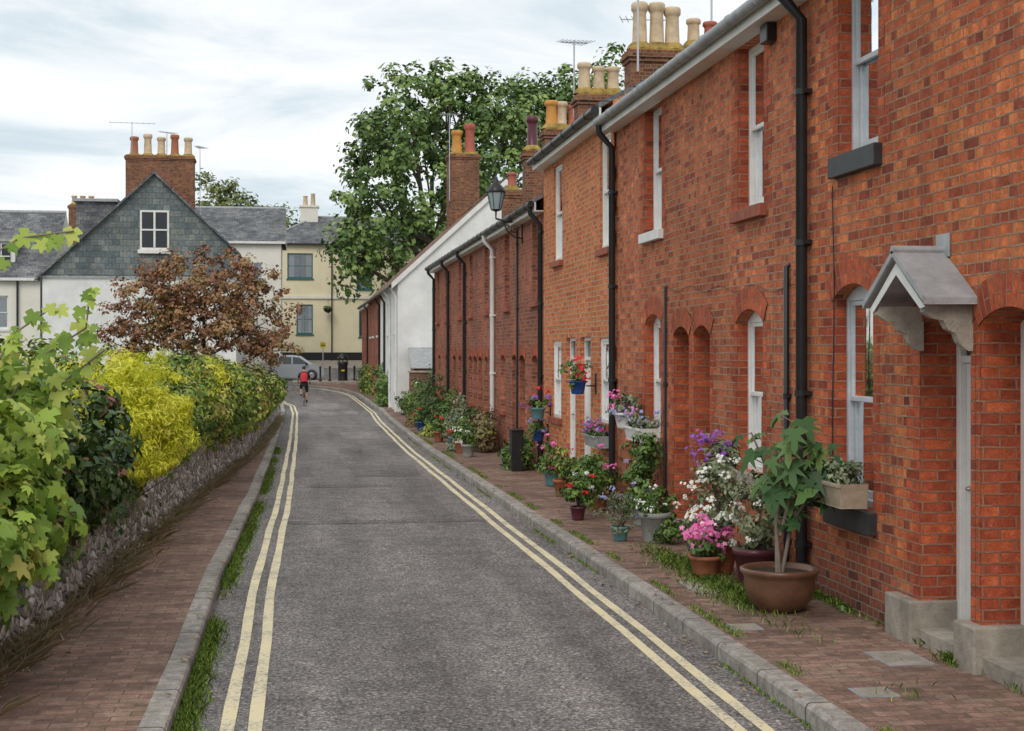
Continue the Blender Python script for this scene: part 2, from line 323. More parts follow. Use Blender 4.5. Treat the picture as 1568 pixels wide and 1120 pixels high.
def cloud(c,r,nc,nl,cr,shell=.5,flat=.75,up=.45,jit=.16):
    c=np.array(c,float); r=np.array(r,float)
    d=nrm(rng.normal(size=(nc,3))); rad=shell+(1-shell)*rng.random(nc)**.6
    rad*=1+jit*rng.normal(size=nc)
    cc=c+d*rad[:,None]*r; ct=rng.random(nc); crr=cr*(.5+.9*rng.random(nc))
    off=nrm(rng.normal(size=(nc,nl,3)))*(rng.random((nc,nl,1))**.45)*crr[:,None,None]*np.array([1,1,flat])
    P=cc[:,None]+off
    Nn=nrm(nrm(off)*.7+d[:,None]*.4+np.array([0,0,up])+rng.normal(size=off.shape)*.35)
    T=np.clip(ct[:,None]*.65+rng.random((nc,nl))*.4-.02,0,1)
    return P.reshape(-1,3),Nn.reshape(-1,3),T.reshape(-1),cc
def merge(L_): return [np.concatenate([x[i] for x in L_]) for i in range(4)]
def tree(name,base,top,lobes,leaf,size,tpl='quad',nc=40,nl=50,cr=1.2,tr=.35,bark='bark',nb=40,shell=.45):
    G=group(name,base); base=Vector(base); top=Vector(top)
    allc=[cloud(c,r,int(nc*(r[0]*r[2])/ (lobes[0][1][0]*lobes[0][1][2])+4),nl,cr,shell) for c,r in lobes]
    P,Nn,T,cc=merge(allc)
    leafmesh('foliage',P,Nn,size,tpl,T,leaf,G)
    mb=MB(); mid=base.lerp(top,.5)+Vector((tr*.5,0,0))
    mb.tube([base-Vector((0,0,.3)),mid,top],[tr*1.2,tr*.85,tr*.6],bark,10)
    for c,r in lobes:
        c=Vector(c); s=base.lerp(top,random.uniform(.55,1)); q=s.lerp(c,.5)+Vector((0,0,-.1*(c-s).length))
        mb.tube([s,q,c],[tr*.5,tr*.33,tr*.18],bark,7)
        idx=[i for i in range(len(cc)) if (Vector(cc[i])-c).length<max(r)*1.05]; random.shuffle(idx)
        for i in idx[:max(3,nb//len(lobes))]:
            e=Vector(cc[i]); qq=c.lerp(e,.5)+Vector((random.uniform(-.1,.1),0,-.08))*(e-c).length
            mb.tube([q.lerp(c,random.uniform(.2,1)),qq,e],[tr*.16,tr*.10,tr*.03],bark,5,False)
    mb.obj('trunk',G); return G
def blades(name,pts,h,w,mat,parent=None,lean=.5):
    n=len(pts); P=np.array(pts,float); d=rng.normal(size=(n,2)); d/=np.linalg.norm(d,axis=1,keepdims=True)
    hh=h*(.4+.9*rng.random(n)); ln=lean*rng.random(n)*hh
    s=np.stack([-d[:,1],d[:,0],np.zeros(n)],1)*w
    D=np.stack([d[:,0]*ln,d[:,1]*ln,hh],1); D2=np.stack([d[:,0]*ln*.3,d[:,1]*ln*.3,hh*.55],1)
    V=np.stack([P-s,P+s,P+D2+s*.7,P+D,P+D2-s*.7],1)
    return facemesh(name,V,n,5,rng.random(n),mat,parent)
# ------------------------------------------------------------ alignment curves
def KL(y): return float(np.interp(y,[-5,8,14,22,38,58,66,72,78,84,88],[-.70,-.72,-.72,-.62,-.55,-.55,-.7,-1.3,-3.0,-8,-14]))
def KR(y): return float(np.interp(y,[-5,8,16,34,50,58,70,76,80,84,88],[2.98,2.95,2.9,2.9,3.1,3.3,3.25,3.05,2.6,1.6,-.4]))
def WL(y): return float(np.interp(y,[-5,9,12,20,31,45,60],[-2.3,-2.03,-1.85,-1.55,-1.02,-.80,-.74]))
YS=sorted(set([-8,-4,0,4,6]+[x*1.0 for x in range(8,88,2)]+GY[1:4]+[88]))
def strip(name,fl_,fr_,dz,mat,ys):
    mb=MB()
    for a,b in zip(ys[:-1],ys[1:]):
        mb.face([(fl_(a),a,g(a)+dz),(fr_(a),a,g(a)+dz),(fr_(b),b,g(b)+dz),(fl_(b),b,g(b)+dz)],mat)
    return mb.obj(name)
mb=MB()
GYs=sorted(set([-60,-30]+GY[1:]+[130,200]))
xs=[-500,-60,-20,0,20,60,500]
for a,b in zip(GYs[:-1],GYs[1:]):
    for c,d in zip(xs[:-1],xs[1:]): mb.face([(c,a,g(a)-.02),(d,a,g(a)-.02),(d,b,g(b)-.02),(c,b,g(b)-.02)],'ground')
mb.obj('ground')
strip('road',lambda y:KL(y)-.02,lambda y:KR(y)+.02,0,'asphalt',YS)
mb=MB()
for a,b in ((88,100),(100,106)):
    mb.face([(-70,a,g(a)),(70,a,g(a)),(70,b,g(b)),(-70,b,g(b))],'asphalt')
mb.obj('high_street_road')
mb=MB(); mb.add([(x,y,g(y)+z) for x,z in ((-70,.1),(70,.1)) for y in (106,112,140)]+[(-70,106,g(106)),(70,106,g(106))],[(0,3,4,1),(1,4,5,2),(0,3,7,6)],'stone'); mb.obj('far_pavement')
mb=MB()
for x0,x1,y0,y1,m in ((1.2,2.2,39,43,'patchl'),(.9,1.4,33,34.5,'patch'),(.2,1.5,24,24.5,'patch'),(1.0,2.2,26.2,29,'patch'),(.3,2.0,47,47.6,'patchl'),(.4,1.7,62,69,'patchl'),(.9,2.3,57,60,'patchl'),(-.1,2.6,18.6,18.95,'patch')):
    mb.face([(x0,y0,g(y0)+.004),(x1,y0,g(y0)+.004),(x1+.1,y1,g(y1)+.004),(x0-.05,y1,g(y1)+.004)],m)
mb.obj('road_patch')
def lines(name,off):
    mb=MB(); ys=sorted(set([y for y in np.arange(0,87.1,1.0)]+[14,55,70]))
    for a,b in zip(ys[:-1],ys[1:]):
        for o in off:
            j=lambda y:.006*math.sin(y*1.3)+.004*math.sin(y*4.1)
            base=KL if o[2]=='L' else KR
            mb.face([(base(a)+o[0]+j(a),a,g(a)+.005),(base(a)+o[1]+j(a+.4),a,g(a)+.005),(base(b)+o[1]+j(b+.4),b,g(b)+.005),(base(b)+o[0]+j(b),b,g(b)+.005)],'line')
    return mb.obj(name)
lines('double_yellow_line',[(.27,.35,'L'),(.43,.51,'L')])
lines('double_yellow_line',[(-.31,-.23,'R'),(-.47,-.39,'R')])
def kerb(name,f,sgn,w):
    mb=MB(); ys=[y for y in YS if y<=88]; prof=[(0,-.03),(0,.095),(.012,.115),(.03,.122),(w,.122),(w,.0)]
    vs=[];fs=[];uv=[]; k=len(prof)
    for y in ys:
        for o,z in prof: vs.append((f(y)+sgn*o+.006*math.sin(y*2.1),y,g(y)+z+.004*math.sin(y*1.7)))
    for i in range(len(ys)-1):
        for j in range(k-1):
            fs.append((i*k+j,i*k+j+1,(i+1)*k+j+1,(i+1)*k+j)); u0=.02;u1=.14
            uv.append([(u0,ys[i]),(u1,ys[i]),(u1,ys[i+1]),(u0,ys[i+1])])
    mb.add(vs,fs,'kerb',False,uv); return mb.obj(name)
kerb('kerb',KL,-1,.15); kerb('kerb',KR,1,.15)
strip('brick_pavement',lambda y:WL(y)-.05,lambda y:KL(y)-.15,.118,'paver',[y for y in YS if y<=60])
strip('brick_pavement',lambda y:KR(y)+.15,lambda y:7.0 if 46<y<57 else 4.6,.118,'paver',[y for y in YS if y<=88])
mb=MB(); mb.box(-.4,30,88,94,g(88)-.2,g(94)+.11,'stone'); mb.obj('corner_pavement')
# ------------------------------------------------------------ facade tools
def facade(mb,F,u0,u1,v0,v1,ops,mat,depth=.2,band='quoin',quoins=False):
    us=sorted(set([u0,u1]+[o[0] for o in ops]+[o[1] for o in ops])); vs=sorted(set([v0,v1]+[o[2] for o in ops]+[o[3] for o in ops]))
    for a,b in zip(us[:-1],us[1:]):
        for c,d in zip(vs[:-1],vs[1:]):
            mu,mv=(a+b)/2,(c+d)/2
            if any(o[0]<mu<o[1] and o[2]<mv<o[3] for o in ops): continue
            mb.face([F.P(a,c,0),F.P(b,c,0),F.P(b,d,0),F.P(a,d,0)],mat)
    for oi,o in enumerate(ops):
        a,b,c,d=o[:4]; rise=o[4] if len(o)>4 else 0; dp=o[5] if len(o)>5 else depth; rm=quoins or mat
        def room(u,sg):
            gap=9
            for p in ops:
                if p is o or p[3]<=c or p[2]>=d: continue
                if sg<0 and p[1]<=u: gap=min(gap,u-p[1])
                if sg>0 and p[0]>=u: gap=min(gap,p[0]-u)
            return gap
        for u in (a,b): mb.face([F.P(u,c,0),F.P(u,d-rise,0),F.P(u,d-rise,-dp),F.P(u,c,-dp)],rm)
        mb.face([F.P(a,c,0),F.P(b,c,0),F.P(b,c,-dp),F.P(a,c,-dp)],mat)
        if not rise: mb.face([F.P(a,d,0),F.P(b,d,0),F.P(b,d,-dp),F.P(a,d,-dp)],mat)
        else:
            w=b-a; R=(w*w/4+rise*rise)/(2*rise); cu=(a+b)/2; cv=d-R; th=math.asin(w/2/R); n=10
            pts=[(cu+R*math.sin(-th+2*th*i/n),cv+R*math.cos(-th+2*th*i/n)) for i in range(n+1)]
            for (x0,y0),(x1,y1) in zip(pts[:-1],pts[1:]):
                mb.face([F.P(x0,y0,0),F.P(x1,y1,0),F.P(x1,d,0),F.P(x0,d,0)],mat)
                mb.face([F.P(x0,y0,0),F.P(x1,y1,0),F.P(x1,y1,-dp),F.P(x0,y0,-dp)],mat)
            if band:
                th2=th*1.08; H=.225; wz=.006+.003*(oi%3)
                for i in range(n):
                    t0=-th2+2*th2*i/n; t1=-th2+2*th2*(i+1)/n
                    q=[(R,t0),(R,t1),(R+H,t1),(R+H,t0)]
                    mb.face([F.P(cu+r*math.sin(t),cv+r*math.cos(t),wz) for r,t in q],band,[(.002+(r-R),t*(R+.1)+50) for r,t in q])
        if quoins:
            k=0; z=c; ra,rb=room(a,-1),room(b,1)
            while z<d-rise-.02:
                z2=min(z+.225,d-rise); ww=.115 if k%2 else .225
                for u,sg,rr in ((a,-1,ra),(b,1,rb)):
                    wq=min(ww,rr/2-.003)
                    if wq>.02: mb.face([F.P(u,z,.003),F.P(u+sg*wq,z,.003),F.P(u+sg*wq,z2,.003),F.P(u,z2,.003)],quoins)
                z=z2;k+=1
def sash(F,a,b,c,d,W,Gm,I,rec=.1,fm='white',bars=0,sill='redsill',sh=.1,curt=None,arch=False):
    f=.05; w0=-rec
    W.fbox(F,a,a+f,c,d,w0-.1,w0,fm); W.fbox(F,b-f,b,c,d,w0-.1,w0,fm)
    W.fbox(F,a+f,b-f,d-f-(.08 if arch else 0),d,w0-.1,w0-.002,fm); W.fbox(F,a+f,b-f,c,c+.06,w0-.1,w0+.015,fm)
    A,B=a+f,b-f; C,D=c+.06,d-f-(.08 if arch else 0); m=(C+D)/2; s=.04
    for (x0,x1,y0,y1,q) in ((A,A+s,m,D,.015),(B-s,B,m,D,.015),(A+s,B-s,D-s,D,.015),(A,B,m-.025,m+.02,.012),(A,A+s,C,m-.025,.05),(B-s,B,C,m-.025,.05),(A+s,B-s,C,C+.06,.05)):
        W.fbox(F,x0,x1,y0,y1,w0-q-.03,w0-q,fm)
    if bars:
        for k in range(1,bars+1):
            x=A+(B-A)*k/(bars+1); W.fbox(F,x-.012,x+.012,m+.02,D-s,w0-.04,w0-.018,fm); W.fbox(F,x-.012,x+.012,C+.06,m-.025,w0-.075,w0-.053,fm)
    Gm.face([F.P(A+s,m,w0-.03),F.P(B-s,m,w0-.03),F.P(B-s,D,w0-.03),F.P(A+s,D,w0-.03)],'glass')
    Gm.face([F.P(A+s,C,w0-.065),F.P(B-s,C,w0-.065),F.P(B-s,m,w0-.065),F.P(A+s,m,w0-.065)],'glass')
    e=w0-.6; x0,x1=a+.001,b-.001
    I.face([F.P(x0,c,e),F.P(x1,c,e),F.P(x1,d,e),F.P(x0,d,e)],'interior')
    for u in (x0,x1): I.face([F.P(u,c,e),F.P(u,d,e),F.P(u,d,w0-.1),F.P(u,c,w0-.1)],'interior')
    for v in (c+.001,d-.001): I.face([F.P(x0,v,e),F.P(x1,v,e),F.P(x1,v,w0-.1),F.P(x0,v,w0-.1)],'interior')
    curt=curt or random.choice(['sides','net','half','sides'])
    def cur(p0,p1,q0,q1):
        n=max(8,int((p1-p0)/.02)); vv=[];ff=[]
        for i in range(n+1):
            x=p0+(p1-p0)*i/n; w=w0-.15+.02*math.sin(x*60)
            vv+=[F.P(x,q0,w),F.P(x,q1,w)]
        for i in range(n): ff.append((2*i,2*i+1,2*i+3,2*i+2))
        I.add(vv,ff,'curtain',True)
    if curt=='sides': cur(a+.05,a+.05+(b-a)*.24,c+.02,d-.03); cur(b-.05-(b-a)*.24,b-.05,c+.02,d-.03)
    elif curt=='net': cur(a+.05,b-.05,c+.02,d-.03)
    elif curt=='half': cur(a+.05,b-.05,c+.02,(c+d)/2+.05)
    if sill: W.fbox(F,a-.07,b+.07,c-sh,c-.001,-rec+.002,.07,sill)
def door(F,a,b,c,d,W,rec=.25,dm='doorwhite',fan=.3):
    f=.06; w0=-rec
    W.fbox(F,a,a+f,c,d,w0-.1,w0,'white'); W.fbox(F,b-f,b,c,d,w0-.1,w0,'white'); W.fbox(F,a+f,b-f,d-f,d,w0-.1,w0,'white')
    t=d-f-fan; W.fbox(F,a+f,b-f,t,t+.05,w0-.1,w0-.01,'white')
    W.face([F.P(a+f,t+.05,w0-.05),F.P(b-f,t+.05,w0-.05),F.P(b-f,d-f,w0-.05),F.P(a+f,d-f,w0-.05)],'carglass')
    A,B=a+f,b-f; W.fbox(F,A,B,c+.03,t,w0-.09,w0-.05,dm)
    m=(A+B)/2
    for x0,x1 in ((A+.08,m-.04),(m+.04,B-.08)):
        for y0,y1 in ((c+.2,c+.75),(c+.95,t-.12)):
            W.fbox(F,x0,x1,y0,y1,w0-.06,w0-.042,dm)
    W.lathe(F.P(B-.08,c+1.0,w0-.03),[(0,.0),(.025,.01),(.028,.03),(.0,.045)],'steel',10)
    W.fbox(F,a,b,c-.1,c+.03,w0-.1,.03,'stone')
def gable(mb,X0,X1,Y0,Y1,ze,zr,mat,oh=.2,t=.07):
    Xm=(X0+X1)/2; sl=(zr-ze)/(Xm-X0)
    for s,xe in ((1,X0),(-1,X1)):
        xo=xe-s*oh; zo=ze-sl*oh
        p=[(xo,Y0,zo),(xo,Y1,zo),(Xm,Y1,zr),(Xm,Y0,zr)]
        L_=math.hypot(Xm-xo,zr-zo)
        mb.face([(x,y,z+t) for x,y,z in p],mat,[(Y0,0),(Y1,0),(Y1,L_),(Y0,L_)]); mb.face(p,'white')
        mb.face([(xo,Y0,zo),(xo,Y1,zo),(xo,Y1,zo+t),(xo,Y0,zo+t)],mat)
        for Y in (Y0,Y1): mb.face([(xo,Y,zo),(Xm,Y,zr),(Xm,Y,zr+t),(xo,Y,zo+t)],mat)
    mb.tube([(Xm,Y0,zr+t),(Xm,Y1,zr+t)],.09,mat,8)
def pot(mb,x,y,z,h,r,mat):
    mb.lathe((x,y,z),[(r*1.05,0),(r*1.0,h*.08),(r*.9,h*.12),(r*.78,h*.75),(r*.85,h*.8),(r*1.02,h*.84),(r*1.02,h*.95),(r*.9,h),(r*.7,h),(r*.65,h*.6)],mat,14)
    mb.lathe((x,y,z),[(0,h*.62),(r*.68,h*.62)],'interior',14)
def chimney(P,x0,x1,y0,y1,z0,z1,pots,name='chimney_stack'):
    mb=MB(); mb.box(x0,x1,y0,y1,z0,z1-.3,'stack')
    for i,e in enumerate((.04,.08,.05)):
        mb.box(x0-e,x1+e,y0-e,y1+e,z1-.3+i*.08,z1-.3+(i+1)*.08-.001,'stack')
    mb.box(x0+.02,x1-.02,y0+.02,y1-.02,z1-.062,z1+.0,'lichen')
    mb.obj(name,P,.01); mb=MB()
    for (x,y,h,r,m) in pots:
        pot(mb,x,y,z1+.03,h,r,m); mb.lathe((x,y,z1-.01),[(r*1.6,0),(r*1.35,.08),(r*1.0,.14)],'lichen',12)
    mb.obj('chimney_pots',P)
def aerial(x,y,z0,z1,ang=0,name='tv_aerial',L_=1.2):
    mb=MB(); mb.tube([(x,y,z0),(x,y,z1)],.022,'steel',6)
    dx,dy=math.cos(ang),math.sin(ang)
    mb.tube([(x-dx*L_/2,y-dy*L_/2,z1-.08),(x+dx*L_/2,y+dy*L_/2,z1-.02)],.014,'steel',6)
    for i in range(9):
        t=-L_/2+L_*i/8; w=.16+.02*i
        px,py=x+dx*t,y+dy*t; mb.tube([(px-dy*w,py+dx*w,z1-.05+.03*i/8),(px+dy*w,py-dx*w,z1-.05+.03*i/8)],.008,'steel',5)
    return mb.obj(name)
XW=4.36
def rowhouse(name,X,Y0,Y1,ze,mat,wins,doors,depthX=7,zr=1.8,quoins=False,roof='slate',fas='white',gut='black',pipes=(),drec=.27):
    G=group(name,(X,Y0,g(Y0))); F=Fr((X,0,0),(0,1,0),(-1,0,0))
    mb=MB(); ops=[(a,b,c,d,r,.2) for a,b,c,d,r,*_ in wins]+[(a,b,c,d,r,drec+.07) for a,b,c,d,r,*_ in doors]
    facade(mb,F,Y0,Y1,g(Y1)-.6,ze,ops,M[mat],quoins=quoins)
    z0=g(Y1)-.6; X1=X+depthX; Xm=(X+X1)/2
    mb.face([(X1,Y0,z0),(X1,Y1,z0),(X1,Y1,ze),(X1,Y0,ze)],mat)
    for Y in (Y0,Y1): mb.face([(X,Y,z0),(X1,Y,z0),(X1,Y,ze),(Xm,Y,ze+zr-.02),(X,Y,ze)],mat)
    mb.obj('walls',G)
    W=MB();Gm=MB();I=MB()
    for i,w in enumerate(wins):
        a,b,c,d,r=w[:5]; kw=w[5] if len(w)>5 else {}
        sash(F,a,b,c,d,W,Gm,I,rec=kw.get('rec',.11),bars=kw.get('bars',0),sill=kw.get('sill','redsill'),sh=kw.get('sh',.1),curt=kw.get('curt'),arch=r>0,fm=kw.get('fm','white'))
    W.obj('window_frames',G,.006); Gm.obj('window_glass',G); I.obj('room_and_curtains',G)
    W=MB()
    for w in doors: a,b,c,d,r=w[:5]; door(F,a,b,c,d,W,rec=drec,dm=w[5] if len(w)>5 else 'doorwhite')
    if doors: W.obj('doors',G,.006)
    R=MB(); gable(R,X,X1,Y0-.0,Y1+.0,ze,ze+zr,roof,.2); R.obj('roof',G)
    U=MB(); sl=zr/(depthX/2)
    U.box(X-.2,X-.17,Y0,Y1,ze-.2*sl-.17,ze-.2*sl-.002,fas); U.box(X-.17,X-.001,Y0,Y1,ze-.2*sl-.17,ze-.2*sl-.15,fas)
    U.tube([(X-.26,Y0+.0,ze-.14),(X-.26,Y1,ze-.14)],.06,gut,10)
    y=Y0+.5
    while y<Y1: U.tube([(X-.26,y,ze-.14),(X-.26,y+.03,ze-.14)],.068,gut,10); y+=.9
    for (py,m,zt,zb,r) in pipes:
        ox=.07 if zt is None else r+.008
        if zt is None:
            U.tube([(X-.26,py,ze-.18),(X-.25,py,ze-.3),(X-.07,py,ze-.5),(X-.07,py,g(py)+.12)],r,m,10)
            zt=ze-.6; zb=g(py)+.2
        else: U.tube([(X+.02,py,zt+.02),(X-ox,py,zt),(X-ox,py,zb)],r,m,10)
        z=zb+.3
        while z<zt: U.tube([(X-ox,py,z),(X-ox,py,z+.05)],r*1.22,m,10); U.box(X-ox,X-.001,py-r-.03,py+r+.03,z+.01,z+.045,m); z+=1.3
    U.obj('gutter_and_pipes',G); return G
DZ=.05
def w(a,b,c,d,r=0,**k): return (a,b,c+DZ,d+DZ,r,k)
def dr(a,b,d,m='doorwhite',r=.1): return (a,b,g(a)+.2,d+DZ,r,m)
A=rowhouse('brick_terraced_house',XW,-3,11.95,5.55,'brickA',
 [w(10.40,11.22,3.72,5.25,0,sill='sillblack',sh=.17,curt='sides',fm='greyframe'),w(10.5,11.33,.9,2.68,.12,sill='sillblack',sh=.17,curt='half',fm='greyframe'),
  w(5.9,6.7,3.72,5.25,0,sill='sillblack',sh=.17),w(5.9,6.7,.9,2.68,.12,sill='sillblack',sh=.17)],
 [dr(8.88,9.66,2.42),dr(7.98,8.74,2.42)],quoins='quoin',pipes=[(11.9,'black',None,0,.05)])
B=rowhouse('brick_terraced_house',XW,11.95,19.6,5.5,'brickB',
 [w(13.12,13.94,3.54,5.17,0,sh=.12,curt='net'),w(17.0,17.87,3.62,5.2,0,sill='white',sh=.12,curt='net'),
  w(13.15,13.97,.95,2.55,.12,curt='net',sill='stone'),w(17.05,17.85,1.0,2.6,.12,curt='net',sill='stone')],
 [dr(14.93,15.56,2.42,'doordark'),dr(15.77,16.42,2.42,'doordark')],quoins='quoin',gut='lead',pipes=[(12.4,'black',2.95,.16,.024),(16.75,'black',2.95,.16,.018),(19.5,'black',None,0,.045)])
C=rowhouse('brick_terraced_house',XW-.03,19.6,25.35,5.68,'brickC',
 [w(19.75,20.45,3.6,5.25,rec=.03),w(23.5,24.3,3.65,5.28,rec=.03),w(19.75,20.5,1.1,2.32,0,curt='net',rec=.02),w(23.6,24.4,1.0,2.3,0,curt='net',rec=.02)],
 [dr(21.15,21.95,2.35,'doorwhite',0),dr(22.35,23.15,2.35,'doorwhite',0)],quoins='brickC',pipes=[],drec=.06)
D=rowhouse('brick_terraced_house',XW,25.35,32.5,4.95,'brickD',
 [w(26.1,26.8,3.05,4.6),w(29.8,30.5,3.05,4.6),w(26.1,26.8,.85,2.05,.1),w(30.4,31.1,.85,2.05,.1)],
 [dr(27.7,28.4,2.05,'doorred'),dr(28.7,29.4,2.05,'doorblue')],pipes=[(25.5,'black',None,0,.045),(32.0,'white',None,0,.05),(28.55,'black',4.6,.1,.022)])
E=rowhouse('brick_terraced_house',XW+.02,32.5,38.0,4.97,'brickD',
 [w(33.3,34.0,3.05,4.6),w(36.4,37.1,3.05,4.6),w(33.3,34.0,.8,2.0,.1),w(36.5,37.2,.8,2.0,.1)],
 [dr(34.5,35.2,2.0,'doordark'),dr(35.5,36.2,2.0,'doorwhite')],pipes=[(37.7,'black',None,0,.045)])
E2=rowhouse('brick_terraced_house',XW,38.0,46.7,4.97,'brickD',
 [w(38.8,39.5,3.05,4.6),w(42.5,43.2,3.05,4.6),w(45,45.7,3.05,4.6),w(38.8,39.5,.8,2.0,.1),w(44.6,45.3,.8,2.0,.1)],
 [dr(40.2,40.9,2.0,'doordark'),dr(42.4,43.1,2.0,'doorwhite')],pipes=[(41.7,'black',None,0,.045),(46.2,'black',None,0,.045)])
XG=3.8
Gh=group('white_gabled_cottage',(XG,56,g(56))); mb=MB(); zE=4.9; zA=8.8; X1=12.3; Xm=8.05
F=Fr((XG,0,0),(0,1,0),(-1,0,0)); W=MB();Gm=MB();I=MB()
wn=[(57.5,58.3,2.9,4.2),(57.5,58.3,.6,1.9),(62,62.8,2.9,4.2),(65,65.8,2.9,4.2),(65,65.8,.6,1.9),(60,60.8,-.1,1.9)]
facade(mb,F,56,68,-1,zE,[(a,b,c,d,0,.2) for a,b,c,d in wn],'render')
for a,b,c,d in wn: sash(F,a,b,c,d,W,Gm,I,sill='white')
wn=[(70,70.8,2.9,4.2),(74,74.8,2.9,4.2),(70,70.8,.6,1.9),(77,77.8,2.9,4.2),(77,77.8,.6,1.9)]
facade(mb,F,68,80,-1,zE,[(a,b,c,d,0,.2) for a,b,c,d in wn],'brickD')
for a,b,c,d in wn: sash(F,a,b,c,d,W,Gm,I,sill='white')
for Y in (56,80): mb.face([(XG,Y,-1),(X1,Y,-1),(X1,Y,zE),(Xm,Y,zA),(XG,Y,zE)],'render')
mb.face([(X1,56,-1),(X1,80,-1),(X1,80,zE),(X1,56,zE)],'render')
sl=(zA-zE)/(Xm-XG)
for s,xe in ((1,XG-.25),(-1,X1+.25)):
    za=zE-.25*sl
    mb.face([(xe,55.88,za-.1),(Xm,55.88,zA-.12),(Xm,55.88,zA+.12),(xe,55.88,za+.14)],'white')
mb.obj('walls',Gh); W.obj('window_frames',Gh); Gm.obj('window_glass',Gh); I.obj('room_and_curtains',Gh)
R=MB(); gable(R,XG,X1,55.9,80.1,zE,zA,'tile',.25,.1); R.obj('roof',Gh)
U=MB(); U.tube([(XG-.3,56,zE-.22),(XG-.3,80,zE-.22)],.06,'black',8)
for y,m in ((56.3,'white'),(60.2,'white'),(64,'black'),(68.2,'black')): U.tube([(XG-.28,y,zE-.25),(XG-.06,y,zE-.6),(XG-.06,y,g(y))],.05,m,8)
U.obj('gutter_and_pipes',Gh)
chimney(Gh,7.3,8.8,70.4,71.6,8,11.9,[(7.75,71,1.15,.28,'orangepot'),(8.4,71,1.5,.28,'redpot')])
H=rowhouse('brick_terraced_house',4.0,80.1,93,5.0,'brickD',[w(82,82.8,3,4.4),w(86,86.8,3,4.4),w(90,90.8,3,4.4),w(82,82.8,.8,2),w(90,90.8,.8,2)],[dr(85,85.8,2.1),dr(87.4,88.2,2.1)],depthX=8,zr=3.0,pipes=[(84,'black',None,0,.05)])
mb=MB(); mb.box(4.05,7,53.2,53.45,-.6,1.35,'brickW'); mb.box(4.0,7,53.15,53.5,1.35,1.42,'stone'); mb.box(4.05,4.3,47,53.15,-.6,.5,'brickW'); mb.obj('brick_garden_wall',None,.01)
mb=MB(); mb.box(4.3,6.4,54.4,55.99,-.6,1.5,'brickW'); mb.add([(4.2,54.2,1.5),(6.5,54.2,1.5),(6.5,56,2.3),(4.2,56,2.3)],[(0,1,2,3)],'lead'); mb.obj('lean_to_porch',Gh)
def st(P,x0,x1,y,z1,pots,zb=6.2,wy=.55): chimney(P,x0,x1,y-wy/2,y+wy/2,zb,z1,pots)
st(B,6.5,7.6,28.1,8.22,[(6.75,28.1,.9,.17,'buffpot'),(7.1,28.1,.9,.17,'buffpot'),(7.42,28.1,.82,.17,'buffpot')])
st(B,7.75,8.6,28.6,8.4,[(8.0,28.6,.55,.15,'buffpot'),(8.35,28.6,.5,.15,'redpot')])
st(C,6.5,7.55,33.5,8.28,[(6.7,33.5,.7,.17,'buffpot'),(7.05,33.5,.62,.16,'buffpot'),(7.4,33.5,.62,.16,'buffpot')])
st(D,6.5,7.5,38.1,8.15,[(6.72,38.1,.72,.18,'orangepot'),(7.0,38.1,.7,.16,'buffpot'),(7.32,38.1,.62,.16,'redpot')])
st(E,6.45,6.95,41.2,8.0,[(6.7,41.2,.95,.18,'darkpot')])
st(E2,6.4,7.1,45.2,7.3,[(6.7,45.2,.5,.16,'redpot')])
st(A,7.2,8.5,10.5,8.5,[(7.6,10.5,.7,.16,'buffpot'),(8.1,10.5,.7,.16,'buffpot')])
aerial(6.55,34.0,7.8,9.65,.4,L_=.8); aerial(6.5,27.2,7.6,9.4,2.9,L_=1.7); aerial(7.3,70.2,9.5,13.8,.2,L_=1.0); aerial(8.5,29,8.2,10.0,.5); aerial(7.2,29.5,8.0,9.2,2.8,L_=1.0)
HD=group('porch_canopy',(XW,9.27,2.5)); mb=MB(); yc=9.27; hw=.5; xf=3.98; ze_=2.50; za_=2.83
for s in (1,-1):
    p=[(xf,yc+s*hw,ze_),(XW-.002,yc+s*hw,ze_),(XW-.002,yc,za_),(xf,yc,za_)]
    mb.add([Vector(q)+Vector((0,0,dz)) for dz in (0,.045) for q in p],[(0,1,2,3),(4,5,6,7),(0,1,5,4),(0,3,7,4),(1,2,6,5)],'lead')
    mb.add([(xf+.03,yc+s*(hw-.04),ze_-.02),(xf+.03,yc,za_-.04),(xf+.03,yc,za_-.12),(xf+.03,yc+s*(hw-.12),ze_-.03)],[(0,1,2,3)],'white')
    y0=yc+s*(hw-.12)
    prof=[(0,0),(-.32,0),(-.33,-.05),(-.27,-.09),(-.2,-.1),(-.17,-.16),(-.11,-.19),(-.09,-.25),(-.03,-.3),(0,-.3)]
    n=len(prof); vs=[(XW-.004+a,y0+q,ze_-.002+b) for q in (-.045,.045) for a,b in prof]
    mb.add(vs,[tuple(range(n)),tuple(range(n,2*n))]+[(i,(i+1)%n,n+(i+1)%n,n+i) for i in range(n)],'stone')
mb.tube([(xf,yc,za_+.05),(XW-.01,yc,za_+.05)],.03,'lead',8)
mb.box(XW-.02,XW-.003,yc-.1,yc+.1,za_,za_+.16,'lead')
mb.obj('canopy',HD,.006)
mb=MB()
for y0,y1 in ((9.64,10.08),(8.66,8.96),(7.7,8.0)): mb.box(XW-.09,XW+.3,y0,y1,.1,.42,'stone')
mb.obj('door_pier_base',A,.015)
mb=MB(); mb.box(XW-.1,XW-.002,12.75,12.95,5.05,5.22,'black'); mb.obj('security_light',B,.01)
mb=MB()
def cable(pts,r=.004): mb.tube(pts,r,'black',5)
cable([(XW-.015,11.3-.02*math.sin(z*3),z) for z in np.linspace(3.55,.9,24)],.005)
cable([(XW-.008,12.0+i*.2,2.74+.035*math.sin(i*1.1)+.008*i) for i in range(26)],.0028)
cable([(XW-.012,12.15+.04*math.sin(z*2),z) for z in np.linspace(5.3,2.8,16)])
mb.obj('wall_cables',A)
